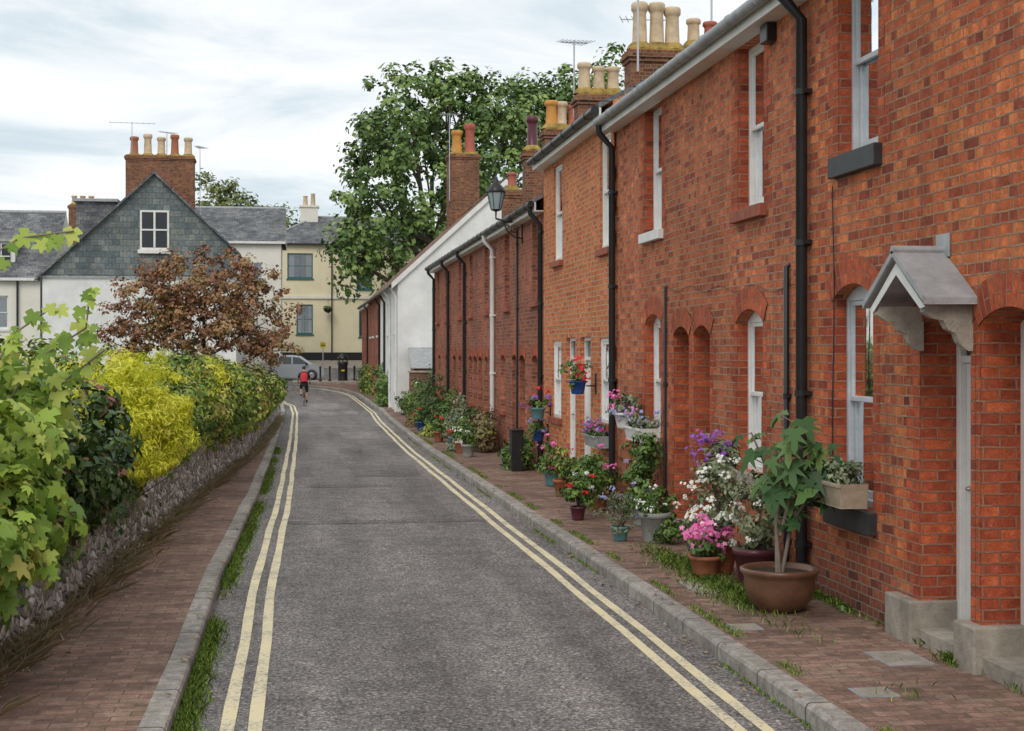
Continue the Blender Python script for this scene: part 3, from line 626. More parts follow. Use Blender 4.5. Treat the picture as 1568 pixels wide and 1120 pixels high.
LP=group('wall_street_lamp',(3.86,28.2,4.9)); mb=MB(); lx,ly,lz=3.83,28.0,4.92
mb.tube([(XW,ly,4.75),(4.1,ly,4.72),(lx,ly,4.78),(lx,ly,lz)],.02,'black',8)
mb.tube([(XW,ly,4.4),(4.2,ly,4.42),(4.05,ly,4.55),(3.98,ly,4.7)],.014,'black',7)
for cx,cz,r in ((4.2,4.57,.09),(4.05,4.62,.05)):
    mb.tube([(cx+r*math.cos(t)*(1-t/14),ly,cz+r*math.sin(t)*(1-t/14)) for t in np.linspace(0,9,24)],.009,'black',6)
mb.box(XW-.03,XW-.002,ly-.04,ly+.04,4.3,4.85,'black')
mb.lathe((lx,ly,lz),[(.02,0),(.09,.02),(.11,.04)],'black',6)
mb.lathe((lx,ly,lz),[(.10,.04),(.175,.38)],'lampglass',6)
for k in range(6):
    t=math.pi*k/3; mb.tube([(lx+.1*math.cos(t),ly+.1*math.sin(t),lz+.04),(lx+.178*math.cos(t),ly+.178*math.sin(t),lz+.38)],.008,'black',5)
mb.lathe((lx,ly,lz),[(.19,.37),(.2,.40),(.13,.5),(.07,.56),(.07,.60),(.03,.64),(.012,.7),(0,.73)],'black',6)
mb.obj('lantern',LP)
# ------------------------------------------------------------ buildings at the end of the street
SG=group('slate_hung_gable_house',(-8,75,0)); mb=MB(); Y=75; ap=(-7.28,11.2)
L0,R0=-12.9,-3.2
mb.face([(L0,Y,5.9),(R0,Y,5.9),(R0,Y,7.35),(ap[0],Y,ap[1]),(L0,Y,5.95)],'slateh')
wx0,wx1,wz0,wz1=-7.9,-6.65,7.4,9.2
F=Fr((0,Y-.03,0),(1,0,0),(0,-1,0))
mb.face([(L0+.1,Y+.06,-1),(R0,Y+.06,-1),(R0,Y+.06,5.9),(L0+.1,Y+.06,5.9)],'render')
mb.face([(R0,Y,-1),(R0,90,-1),(R0,90,7.35),(R0,Y,7.35)],'render'); mb.face([(L0,Y,-1),(L0,90,-1),(L0,90,5.95),(L0,Y,5.95)],'render')
mb.face([(L0,Y-.06,5.84),(R0,Y-.06,5.84),(R0,Y-.06,5.93),(L0,Y-.06,5.93)],'lead')
for xe,ze in ((L0-.25,5.72),(R0+.2,7.15)):
    mb.face([(xe,Y-.25,ze),(xe,90,ze),(ap[0],90,ap[1]+.06),(ap[0],Y-.25,ap[1]+.06)],'slate')
    mb.face([(xe,Y-.25,ze-.1),(xe,Y-.25,ze+.02),(ap[0],Y-.25,ap[1]+.08),(ap[0],Y-.25,ap[1]-.06)],'slate')
mb.obj('walls_and_roof',SG)
W=MB(); W.fbox(F,wx0-.1,wx1+.1,wz0-.1,wz1+.1,0,.04,'white'); W.fbox(F,wx0-.2,wx1+.2,wz0-.3,wz0-.1,0,.12,'white')
W.fbox(F,wx0,wx1,wz0,wz1,.04,.05,'darkpane')
for x in (wx0+.625,): W.fbox(F,x-.05,x+.05,wz0,wz1,.051,.075,'white')
W.fbox(F,wx0,wx1,(wz0+wz1)/2-.04,(wz0+wz1)/2+.04,.052,.09,'white'); W.obj('gable_window',SG)
mb=MB(); mb.box(-11.6,-9.6,78,80,7,10.0,'slate'); mb.box(-11.75,-9.45,77.8,80.2,10.0,10.15,'lead'); mb.obj('dormer',SG)
chimney(SG,-9.3,-5.7,80,81.3,7.5,12.8,[(-8.9+i*.72,80.6,1.0+.15*(i%2),.24,'buffpot' if i%3 else 'terracotta') for i in range(5)])
aerial(-9.0,80.4,12,14.6,.2,L_=2.4); aerial(-7.2,81,12.6,14.2,.9); aerial(-5.4,80.8,9,13.4,1.3)
def block(name,x0,x1,y0,y1,z0,ze,zr,wall,roof,wins,hip=0,fm='white',bars=1):
    G=group(name,((x0+x1)/2,y0,z0)); mb=MB(); F=Fr((0,y0,0),(1,0,0),(0,-1,0))
    facade(mb,F,x0,x1,z0-1,ze,[(a,b,c,d,0,.15) for a,b,c,d in wins],wall)
    for x in (x0,x1): mb.face([(x,y0,z0-1),(x,y1,z0-1),(x,y1,ze),(x,y0,ze)],wall)
    mb.face([(x0,y1,z0-1),(x1,y1,z0-1),(x1,y1,ze),(x0,y1,ze)],wall); mb.obj('walls',G)
    ym=(y0+y1)/2; o=.3; R=MB()
    a,b,c,d=(x0-o,y0-o,ze),(x1+o,y0-o,ze),(x1+o,y1+o,ze),(x0-o,y1+o,ze); e,f=(x0-o+hip,ym,zr),(x1+o-hip,ym,zr)
    Ls=math.hypot(ym-y0+o,zr-ze)
    R.face([a,b,f,e],roof,[(a[0],0),(b[0],0),(f[0],Ls),(e[0],Ls)]); R.face([d,c,f,e],roof); R.face([a,d,e],roof if hip else wall); R.face([b,c,f],roof if hip else wall)
    R.tube([e,f],.12,'lead',6)
    if hip: R.tube([a,e],.1,'lead',6); R.tube([b,f],.1,'lead',6)
    R.box(x0-o,x1+o,y0-o-.05,y0-o+.05,ze-.15,ze,'white'if fm!='teal' else 'black'); R.obj('roof',G)
    W=MB();Gm=MB();I=MB()
    for a,b,c,d in wins: sash(F,a,b,c,d,W,Gm,I,fm=fm,bars=bars,sill='white' if fm=='white' else 'teal',sh=.12)
    W.obj('window_frames',G); Gm.obj('window_glass',G); I.obj('room_and_curtains',G); return G
LB=block('cream_house',-34,-13.4,80,89,0,6.05,10.0,'creamw','slate',[(-16.9,-15.4,3.3,5.1),(-20.2,-18.7,3.3,5.1),(-24,-22.5,3.3,5.1),(-16.9,-15.4,.2,2),(-20.2,-18.7,.2,2)],bars=2)
mb=MB(); mb.box(-16.6,-15.2,80.8,83.5,6.3,8.05,'white'); mb.box(-16.75,-15.05,80.6,84,8.05,8.2,'lead')
mb.box(-16.35,-15.45,80.72,80.79,6.6,7.9,'darkpane'); mb.box(-15.93,-15.87,80.66,80.72,6.6,7.9,'white'); mb.box(-16.35,-15.45,80.67,80.71,7.22,7.28,'white'); mb.obj('dormer_window',LB)
U=MB(); U.tube([(-14.9,79.85,6),(-14.9,79.85,0)],.06,'black',8); U.obj('pipe',LB)
chimney(LB,-15.2,-13.6,99,100,6,11.9,[(-14.9+.55*i,99.5,.6,.2,'buffpot') for i in range(3)])
RB=block('slate_roof_house',-8.2,-1.2,97,105,.2,9.4,12.0,'creamw','slate',[(-6,-4.8,6,8),(-3.6,-2.4,6,8)],hip=0)
CB=block('cream_corner_building',-2.9,12,112,122,1.3,10.4,12.9,'cream','slate',[(-.9,1.05,7.7,9.65),(4.4,5.6,6.9,8.8),(-.2,1.05,3.4,5.7),(4.6,5.8,3.2,5.6),(8,9.2,6.9,8.8)],hip=4.5,fm='teal')
mb=MB(); mb.box(-2.95,12.05,111.86,111.995,6.15,6.35,'creamw'); mb.box(-2.6,-2.48,111.8,111.9,1.3,10.3,'black'); mb.box(2.45,2.55,111.8,111.9,1.3,10.3,'black'); mb.box(-2.95,12.05,111.9,111.996,1.3,2.0,'black'); mb.obj('string_course',CB)
mb=MB(); mb.box(.1,1.5,116,117.2,11.5,13.6,'creamw'); mb.box(0,1.6,115.9,117.3,13.6,13.75,'creamw'); mb.lathe((.5,116.6,13.75),[(.2,0),(.16,.7),(.2,.8)],'buffpot',10); mb.lathe((1.1,116.6,13.75),[(.2,0),(.16,.9),(.2,1)],'buffpot',10); mb.obj('chimney_stack',CB)
Hb=group('hanging_basket',(2.2,111.5,5.5)); mb=MB(); mb.tube([(2.2,111.9,6.0),(2.2,111.2,6.0)],.03,'black',6); mb.lathe((2.2,111.2,5.0),[(0,0),(.3,.15),(.38,.4)],'black',10); mb.obj('basket',Hb)
P,Nn,T,_=cloud((2.2,111.2,5.45),(.35,.35,.2),10,20,.2); leafmesh('foliage',P,Nn,.18,'quad',T,'shrub',Hb)
block('distant_house',6,22,130,140,1.3,8,11,'brickD','slate',[(8,9,5,7)])
# ------------------------------------------------------------ trees
tree('large_green_tree',(9.5,101,.3),(9.5,101,10),[((9.2,101,14.5),(5.5,5,6)),((5.2,100,12.5),(3.4,4,4.4)),((4.6,99,9.6),(2.6,3.5,2.6)),((11.5,102,19),(4,4,4)),((7.8,101,18.4),(3.6,4,3.6)),((13.6,101,15),(4,4,6.4)),((5.8,99,16.4),(2.6,3,2.8)),((9,100,9.2),(4,4,3)),((15,102,18.4),(3,3,2.6)),((10.6,101,20.4),(2.4,3,2.0)),((3.6,98,8.4),(1.8,2.5,2.0))],'tree',.42,'quad',nc=92,nl=50,cr=1.0,tr=.55,shell=.6)
tree('large_green_tree',(18,108,.5),(18,108,9),[((18.5,108,16.5),(5,5,6.6)),((21.5,108,20),(4.2,4,4.8)),((17.4,107,19.4),(2.6,4,3.2)),((24,110,19),(4,4,6))],'tree',.45,'quad',nc=85,nl=50,cr=1.1,tr=.5,shell=.6)
tree('distant_tree',(-7.5,140,1.3),(-7.5,140,9),[((-8.0,140,15.4),(3.0,3,3.0)),((-5.2,140,14.2),(2.6,3,2.4)),((-2.6,142,13.6),(3.0,3,2.4)),((-.4,142,13.0),(2,3,2))],'tree2',.42,'quad',nc=65,nl=50,cr=1.0,tr=.3)
tree('autumn_tree',(-3.2,50,-.35),(-3.2,50,2.2),[((-3.2,50,4.1),(2.3,2.3,1.6)),((-5.1,50,3.3),(1.5,1.7,1.3)),((-1.4,50,3.3),(1.4,1.7,1.25)),((-4.4,49.5,4.3),(1.3,1.5,1.2)),((-1.9,50,4.4),(1.2,1.4,1.1)),((-3.2,49,2.9),(2.0,1.2,1.0)),((-5.8,50,2.3),(1.0,1.2,.9)),((-1.0,50,2.3),(.8,1,.7))],'autumn',.135,'quad',nc=120,nl=42,cr=.31,tr=.13,bark='darkbark',nb=130,shell=.55)
# ------------------------------------------------------------ left flint wall
mb=MB(); ys=np.arange(2,57,.12); zs=np.linspace(-.02,1,8)
def wtop(y): return .66+.05*math.sin(y*.9)+.03*math.sin(y*3.1)
vs=[];fs=[]; k=len(zs)+3
for y in ys:
    base=g(y)+.1; h=wtop(y)
    for z in zs: vs.append((WL(y)+random.uniform(-.022,.022)-.06*z,y+random.uniform(-.02,.02),base+z*h+random.uniform(-.01,.01)))
    vs.append((WL(y)-.13,y,base+h+.05+random.uniform(-.015,.02))); vs.append((WL(y)-.28,y,base+h+.03+random.uniform(-.02,.02))); vs.append((WL(y)-.33,y,base-.2))
for i in range(len(ys)-1):
    for j in range(k-1): fs.append((i*k+j,i*k+j+1,(i+1)*k+j+1,(i+1)*k+j))
mb.add(vs,fs,'flint',True)
FW=mb.obj('flint_garden_wall')
mb=MB(); y=2.2
while y<56:
    h=g(y)+.1+wtop(y); xx=WL(y); ln=random.uniform(.09,.17)
    j=random.uniform(-.04,.005); mb.box(xx-.3,xx-.01+j,y,y+ln,h-.02,h+.06+random.uniform(-.02,.02),'coping'); y+=ln+.014
mb.obj('coping',FW,.02)
# ------------------------------------------------------------ vegetation helpers
def clipleft(P,ov=.2):
    wl=np.array([WL(v) for v in P[:,1]]); top=np.array([g(v)+.1+wtop(v) for v in P[:,1]])
    lim=wl+.06+ov*np.clip((P[:,2]-top)/.4,0,1)+rng.random(len(P))*.08
    low=(P[:,0]>wl-.25)&(P[:,2]<top-.03-rng.random(len(P))*.16*(P[:,0]>wl))
    return (P[:,0]<lim)&~low
def bush(name,parts,leaf,size,tpl='oval',nc=30,nl=40,cr=.2,shell=.55,flowers=None,stems=True,down=.3,base=None,clip=0):
    c0=parts[0][0]; G=group(name,(c0[0],c0[1],g(c0[1])))
    al=[cloud(c,r,nc,nl,cr,shell) for c,r in parts]; P,Nn,T,cc=merge(al)
    if clip: k=clipleft(P,clip); P,Nn,T=P[k],Nn[k],T[k]
    leafmesh('foliage',P,Nn,size,tpl,T,leaf,G,down)
    if flowers:
        for fm,n,fs in flowers:
            idx=rng.integers(0,len(P),n); c=np.array(c0); d=nrm(P[idx]-c)
            leafmesh('flowers',P[idx]+d*fs*.8,d+np.array([-.3,-.3,.4])+rng.normal(size=d.shape)*.2,fs,'flower',rng.random(n),fm,G)
    if stems:
        mb=MB()
        for c,r in parts:
            for i in range(7):
                e=Vector(cc[random.randrange(len(cc))]); b=Vector((c[0]+random.uniform(-.1,.1)-(.5 if c[0]<0 else 0),c[1]+random.uniform(-.1,.1),(base if base is not None else g(c[1])+.05)))
                if (e-Vector(c)).length<max(r)*1.1: mb.tube([b,b.lerp(e,.5)+Vector((-.1 if clip else 0,0,.05)),e],[.012,.009,.004],'bark',5,False)
        if mb.v: mb.obj('stems',G)
    return G
VN=bush('grape_vine',[((-2.35,9.0,1.5),(.7,.9,.62)),((-2.1,9.8,1.45),(.5,.9,.6)),((-2.05,8.6,1.1),(.35,.6,.42)),((-2.3,10.6,1.75),(.6,.7,.45)),((-2.6,9.8,2.0),(.6,.8,.3)),((-1.8,9.4,1.15),(.25,.6,.35)),((-1.85,9.1,.95),(.2,.5,.22))],'vine',.13,'lobed',nc=34,nl=15,cr=.27,down=.8)
mb=MB(); sp=[];sn=[]
for path in ([(-2.0,10.2,1.8),(-1.75,10.2,2.15),(-1.45,10.2,2.35),(-1.42,10.2,2.62)],[(-2.1,10,1.9),(-1.9,10,2.3),(-1.62,10,2.5)],[(-2.6,10,2.2),(-2.2,10,2.72),(-1.85,10,2.95),(-1.5,10,3.0)],[(-2.3,9.5,2),(-2.3,9.5,2.3)],[(-1.9,10.4,1.7),(-1.6,10.4,2.0),(-1.35,10.4,2.2)],[(-1.9,9.4,1.5),(-1.6,9.4,1.75),(-1.5,9.3,1.6)],[(-1.9,9.0,1.2),(-1.6,9.0,1.1),(-1.5,9.0,.85)]):
    mb.tube(path,.007,'figbark',5)
    for a,b in zip(path[:-1],path[1:]):
        for t in np.arange(0,1,.14): q=Vector(a).lerp(Vector(b),t); sp.append((q.x+random.uniform(-.06,.06),q.y+random.uniform(-.06,.06),q.z+random.uniform(-.08,.04))); sn.append((random.uniform(-.4,.4),-1,.6+random.uniform(-.4,.4)))
mb.obj('shoots',VN); leafmesh('shoot_leaves',np.array(sp),np.array(sn),.12,'lobed',rng.random(len(sp))*.6+.3,'vine',VN,.6)
bush('dark_evergreen_shrub',[((-1.9,12.3,1.25),(.45,.8,.5)),((-2.1,13.6,1.4),(.5,.7,.5)),((-1.9,11.4,1.15),(.3,.5,.4)),((-1.75,12.9,1.0),(.25,.5,.3))],'dark',.10,'oval',nc=55,nl=28,cr=.19,flowers=[('magenta',14,.04)],clip=.4)
bush('yellow_conifer_shrub',[((-1.68,15.6,1.45),(.5,.8,.62)),((-1.8,16.8,1.6),(.5,.8,.6)),((-1.95,15.3,1.72),(.45,.6,.42)),((-1.6,15.5,1.1),(.4,.6,.4)),((-1.45,16.0,1.35),(.3,.6,.4))],'yellow',.07,'long',nc=90,nl=60,cr=.14,down=-.6,clip=.6)
bush('mixed_hedge',[((-1.8,18.8,1.35),(.5,1.0,.75)),((-1.7,20.8,1.45),(.5,1.2,.75)),((-1.55,23,1.3),(.5,1.2,.75)),((-1.4,25.2,1.25),(.5,1.3,.75))],'hedge',.085,'oval',nc=95,nl=46,cr=.2,flowers=[('pink',60,.05),('white',24,.05)],clip=.5)
bush('yellow_conifer_shrub',[((-1.5,22.3,1.75),(.45,.9,.38)),((-1.35,26.8,1.55),(.4,.8,.4))],'yellow',.075,'long',nc=50,nl=44,cr=.15,down=-.6,clip=.55)
bush('mixed_hedge',[((-1.25,28,1.1),(.5,1.3,.75)),((-1.15,31,1.0),(.45,1.6,.75)),((-1.05,34.5,.95),(.45,1.8,.7)),((-.95,38.5,.85),(.42,2.0,.66)),((-.88,43,.7),(.4,2.4,.66)),((-.85,48,.55),(.4,2.4,.66))],'hedge',.11,'oval',nc=80,nl=38,cr=.24,clip=.45)
bush('brown_hedge',[((-1.75,24.5,1.75),(.45,1.2,.4)),((-1.8,27,1.65),(.5,1.5,.5)),((-1.5,33,1.4),(.5,1.6,.5)),((-1.4,37,1.3),(.5,2.0,.5)),((-1.2,41,1.15),(.4,2.0,.5)),((-.9,53,.5),(.35,2,.55))],'brownhedge',.11,'oval',nc=60,nl=36,cr=.23,clip=.45)
bush('garden_shrub',[((-4.5,24,1.2),(1.6,2.5,1.0)),((-5.5,18,1.1),(1.8,2.5,.9)),((-4.6,31,1.2),(2,3,.9)),((-7,38,1.4),(2,3,1.2)),((-10,44,1.4),(3,3,1.1)),((-4.0,14,1.0),(1,2,.7)),((-15,50,1.5),(3,3,1.5))],'hedge',.16,'oval',nc=60,nl=30,cr=.45)
P=[];Nn=[]
for i in range(1100):
    y=random.choice([random.gauss(9.3,.5),random.gauss(11.6,.4),random.gauss(9.0,.5),random.gauss(14.5,.8)])
    z=g(y)+.12+(.75-abs(random.gauss(0,.18)))
    P.append((WL(y)+random.uniform(0,.07),y,z)); Nn.append((1,-.5,.5))
leafmesh('ivy_plant',np.array(P),np.array(Nn)+rng.normal(size=(len(P),3))*.3,.06,'lobed',rng.random(len(P)),'ivy',None,.6)
pts=[]
for i in range(11000):
    y=4+random.random()**1.4*46; cl=.5+.5*math.sin(y*2.3)*math.sin(y*.9+1)
    if random.random()>.05+.95*cl: continue
    x=WL(y)+.02+abs(random.gauss(0,.10 if y<16 else .05)); pts.append((x,y,g(y)+.12))
blades('dry_grass',pts,.13,.004,'dry',None,2.4)
pts=[]
for i in range(36000):
    y=5+random.random()**1.8*30; cl=math.sin(y*1.9)+math.sin(y*.7+2)+math.sin(y*5)*.4
    if cl<-.5+random.gauss(0,.4): continue
    pts.append((KL(y)+abs(random.gauss(0,.06)),y,g(y)))
blades('gutter_grass',pts,.05,.004,'grass',None,1.0)
pts=[]
for i in range(9000):
    y=random.choice([random.gauss(11.6,.35),random.gauss(13.6,.5),random.gauss(12.4,.4),random.gauss(17,1.5),random.gauss(9,.08),random.uniform(8,30)])
    x=random.choice([random.gauss(3.65,.12),XW-abs(random.gauss(0,.05))]) if y<15 else XW-abs(random.gauss(0,.1))
    if x>XW-.01 or y<7.5 or 8.5<y<9.7 and x<4.2: continue
    pts.append((x,y,g(y)+.12))
blades('pavement_grass',pts,.055,.004,'grass',None,1.2)
pts=[(KR(y)+.18+abs(random.gauss(0,.05)),y,g(y)+.12) for y in [random.uniform(6,40) for _ in range(9000)] if math.sin(y*1.3)+math.sin(y*3.7)>.0]
pts+=[(KR(y)-abs(random.gauss(0,.015)),y,g(y)) for y in [random.uniform(6,40) for _ in range(5000)] if math.sin(y*2.3)+math.sin(y*.9)>.3]
blades('kerb_moss',pts,.025,.004,'grass',None,1.0)
P=[];Nn=[]
for i in range(56):
    right=random.random()<.6; y=random.uniform(7.5,34)
    if right and (7.9<y<9.9 or 14.8<y<16.5): continue
    x=XW-random.uniform(.02,.1) if right else WL(y)+random.uniform(.04,.15); R_=random.uniform(.04,.11)
    for j in range(28): d=nrm(rng.normal(size=3)); d[2]=abs(d[2]); q=np.array([x,y,g(y)+.13])+d*R_*random.random()**.5; q[0]=min(q[0],XW-.01); P.append(q); Nn.append(d+np.array([0,0,.5]))
leafmesh('wall_weeds',np.array(P),np.array(Nn),.04,'oval',rng.random(len(P)),'shrub')
n=900; y=rng.uniform(6,36,n); s=rng.random(n)
x=np.where(s<.4,[KL(a)+.02 for a in y],np.where(s<.75,[KR(a)-.04 for a in y],np.array([WL(a)+.2 for a in y])))+rng.normal(size=n)*np.where(s<.75,.05,.25)
x=np.where(s>.92,rng.uniform(3.1,4.2,n),x)
zz=np.array([g(b)+(.006 if KL(b)<a<KR(b) else .128) for a,b in zip(x,y)])+.012
leafmesh('fallen_leaves',np.stack([x,y,zz],1),np.array([[0,0,1.]]*n)+rng.normal(size=(n,3))*.2,.045,'oval',rng.random(n),'dead')
# ------------------------------------------------------------ pots and plants, right pavement
def potplant(name,x,y,pr,ph,pm,parts,leaf,lsize,tpl='oval',nc=14,nl=30,cr=.12,flowers=None,z0=None,prof=None):
    z=g(y)+.12 if z0 is None else z0; G=group(name,(x,y,z)); mb=MB()
    pf=prof or [(0,0),(pr*.68,0),(pr*.72,.02),(pr*.95,ph*.82),(pr*1.05,ph*.84),(pr*1.05,ph),(pr*.92,ph),(pr*.9,ph*.9)]
    mb.lathe((x,y,z),pf,pm,28); mb.lathe((x,y,z),[(0,ph*.9),(pf[-1][0],ph*.9)],'soil',20)
    mb.obj('pot',G)
    al=[cloud((x+c[0],y+c[1],z+ph+c[2]),r,nc,nl,cr,.3) for c,r in parts]; P,Nn,T,cc=merge(al)
    leafmesh('foliage',P,Nn,lsize,tpl,T,leaf,G,.4)
    mb=MB()
    for i in range(14):
        e=Vector(cc[random.randrange(len(cc))]); b=Vector((x,y,z+ph*.9)); mb.tube([b,b.lerp(e,.5)+Vector((0,0,.03)),e],[.007,.005,.003],'bark',5,False)
    mb.obj('stems',G)
    for fm,n,fs,(fc,fr) in (flowers or []):
        Q,q,t,_=cloud((x+fc[0],y+fc[1],z+ph+fc[2]),fr,max(4,n//12),12,fs*1.6,.75)
        leafmesh('flowers',Q,q+np.array([-.5,-.6,.2]),fs,'flower',rng.random(len(Q)),fm,G)
    return G
fx,fy=3.80,11.05; FG=group('potted_fig_tree',(fx,fy,.12)); mb=MB()
mb.lathe((fx,fy,.12),[(0,0),(.15,0),(.18,.01),(.25,.09),(.285,.19),(.28,.26),(.295,.29),(.315,.31),(.315,.335),(.295,.345),(.27,.33),(.26,.29)],'brownpot',40)
mb.lathe((fx,fy,.12),[(0,.30),(.265,.30)],'soil',24); mb.obj('bowl_pot',FG)
mb=MB(); sp=[];sn=[]
stems=[[(0,0,.3),(-.03,0,.7),(.03,-.02,1.0),(.0,0,1.35)],[(.03,.02,.3),(.1,0,.7),(.22,.0,1.0),(.30,0,1.25)],[(-.02,0,.3),(-.02,.03,.8),(-.10,.05,1.15),(-.22,.05,1.42)],[(.0,-.02,.6),(.08,-.05,.95),(.12,-.1,1.3),(.1,-.1,1.5)],[(.1,0,.7),(.25,-.05,.95),(.42,-.1,1.2)]]
for p in stems:
    q=[(fx+a,fy+b,.12+c) for a,b,c in p]; mb.tube(q,[.017,.014,.011,.007][:len(q)],'figbark',7)
    for a,b in zip(q[1:-1],q[2:]):
        for t in np.arange(.05,1.05,.13):
            s=Vector(a).lerp(Vector(b),t); d=Vector((random.gauss(0,1),random.gauss(0,1),random.gauss(.1,.4))).normalized()*random.uniform(.07,.17); e=s+d
            mb.tube([s,e],.004,'figbark',4,False); sp.append(tuple(e+d*.3+Vector((0,0,-.03)))); sn.append((d.x*3.5-.4,d.y*3.5-.5,.75))
mb.obj('stems',FG); leafmesh('foliage',np.array(sp),np.array(sn),.19,'fig',rng.random(len(sp)),'fig',FG,.9)
potplant('potted_bush',3.98,12.2,.2,.34,'darkpot',[((.0,0,.25),(.22,.25,.3)),((.05,.1,.5),(.2,.2,.2))],'grey',.06,'oval',18,34,.1,[('white',40,.035,((-.1,0,.3),(.25,.3,.3)))])
potplant('potted_white_flowers',3.85,12.95,.2,.3,'terracotta',[((0,0,.3),(.25,.3,.35)),((.05,.1,.65),(.2,.25,.25))],'grey',.055,'oval',24,36,.1,[('white',420,.04,((-.05,-.05,.38),(.27,.33,.38))),('purple',150,.045,((.0,.15,.85),(.22,.25,.16))),('lavender',50,.04,((.0,.15,.8),(.22,.25,.2)))])
potplant('potted_pink_geranium',3.68,12.75,.145,.2,'terracotta',[((0,0,.1),(.2,.2,.12))],'shrub',.055,'oval',14,26,.09,[('pink',230,.055,((-.03,0,.2),(.23,.23,.15)))])
potplant('potted_lavender',3.48,15.4,.1,.16,'tealpot',[((0,0,.15),(.2,.22,.22))],'grey',.05,'long',22,40,.09,[('lavender',110,.03,((0,0,.25),(.22,.24,.24)))])
potplant('stone_urn_flowers',3.82,15.2,.17,.33,'greypot',[((0,0,.1),(.27,.27,.14)),((.15,-.1,-.15),(.2,.2,.15))],'shrub',.05,'oval',20,36,.09,[('white',110,.03,((0,0,.12),(.3,.3,.18)))])
potplant('potted_climber',4.08,16.8,.17,.28,'greypot',[((0,0,.2),(.22,.4,.28)),((.05,.2,.55),(.14,.5,.3))],'shrub',.07,'oval',26,30,.12,[('lavender',40,.04,((0,0,.5),(.25,.4,.5)))])
potplant('potted_shrub',3.42,17.5,.1,.17,'darkpot',[((0,0,.2),(.2,.25,.2)),((.2,.3,.3),(.2,.25,.25))],'shrub',.055,'oval',24,36,.1,[('red',30,.04,((0,0,.3),(.25,.3,.2))),('white',24,.035,((0,0,.3),(.25,.3,.2)))])
potplant('potted_shrub',3.9,18.6,.14,.22,'terracotta',[((0,0,.25),(.25,.4,.3)),((.0,.7,.15),(.25,.4,.25))],'shrub',.07,'oval',26,36,.13,[('pink',26,.045,((0,0,.3),(.25,.4,.3)))])
potplant('potted_shrub',3.8,20.6,.14,.25,'terracotta',[((0,0,.2),(.22,.35,.25))],'hedge',.06,'oval',26,36,.12,[('magenta',30,.045,((0,0,.3),(.2,.3,.2)))])
potplant('potted_shrub',3.95,22.4,.12,.25,'tealpot',[((0,0,.2),(.2,.3,.25))],'shrub',.06,'oval',20,36,.12,[('pink',20,.045,((0,0,.3),(.2,.3,.3)))])
def hung(name,y,z,pm,fl_,x=XW-.2,r=.13,h=.2,sp=.2,up=.18,leaf='shrub'):
    G=potplant(name,x,y,r,h,pm,[((0,0,up*.4),(sp,sp,up*.7))],leaf,.06,'oval',14,28,.09,[(f,n,.05,((0,0,up*.6),(sp*1.05,sp*1.05,up))) for f,n in fl_],z0=z)
    mb=MB(); mb.tube([(XW,y,z+h*.6),(x+r,y,z+h*.6)],.012,'black',6); mb.box(XW-.05,XW-.031,y-.015,y+.015,z,z+h+.1,'black'); mb.obj('bracket',G); return G
hung('hanging_red_geranium',20.75,1.55,'bluepot',[('red',110)],x=4.05,r=.13,h=.2,sp=.17,up=.3)
hung('hanging_flower_pot',24.6,1.0,'tealpot',[('purple',60),('red',20)],x=4.1,up=.2)
hung('hanging_flower_pot',24.9,.6,'bluepot',[('lavender',60)],x=4.15,up=.15)
hung('hanging_flower_pot',17.9,1.2,'white',[('lavender',60),('pink',20)],x=4.1,up=.2,leaf='grey')
def winbox(name,y0,y1,z,m,fls,leaf='shrub',h=.17):
    G=group(name,(XW-.15,(y0+y1)/2,z)); mb=MB()
    mb.add([(XW-.25,y0+.02,z),(XW-.04,y0+.02,z),(XW-.04,y1-.02,z),(XW-.25,y1-.02,z),(XW-.28,y0,z+h),(XW-.035,y0,z+h),(XW-.035,y1,z+h),(XW-.28,y1,z+h)],[(0,1,2,3),(0,1,5,4),(1,2,6,5),(2,3,7,6),(3,0,4,7)],m)
    mb.box(XW-.26,XW-.05,y0+.02,y1-.02,z+h-.04,z+h-.02,'soil'); mb.box(XW-.29,XW-.26,y0-.01,y1+.01,z+h-.03,z+h,m)
    mb.obj('trough',G,.006)
    al=[cloud((XW-.15,yy,z+h+.05),(.12,.15,.12),10,22,.08,.3) for yy in np.arange(y0+.1,y1,.16)]; P,Nn,T,cc=merge(al); leafmesh('foliage',P,Nn,.045,'oval',T,leaf,G)
    for f,n in fls:
        idx=rng.integers(0,len(P),n); leafmesh('flowers',P[idx]+np.array([-.03,-.02,.04]),rng.normal(size=(n,3))*.3+np.array([-.6,-.6,.4]),.05,'flower',rng.random(n),f,G)
    return G
winbox('window_planter',10.5,11.3,.98,'trough',[],'grey',.19)
winbox('window_flower_box',19.7,20.5,.82,'lead',[('magenta',60),('purple',60),('lavender',50)])
winbox('window_flower_box',17.05,17.85,1.07,'white',[('lavender',50)],'grey')
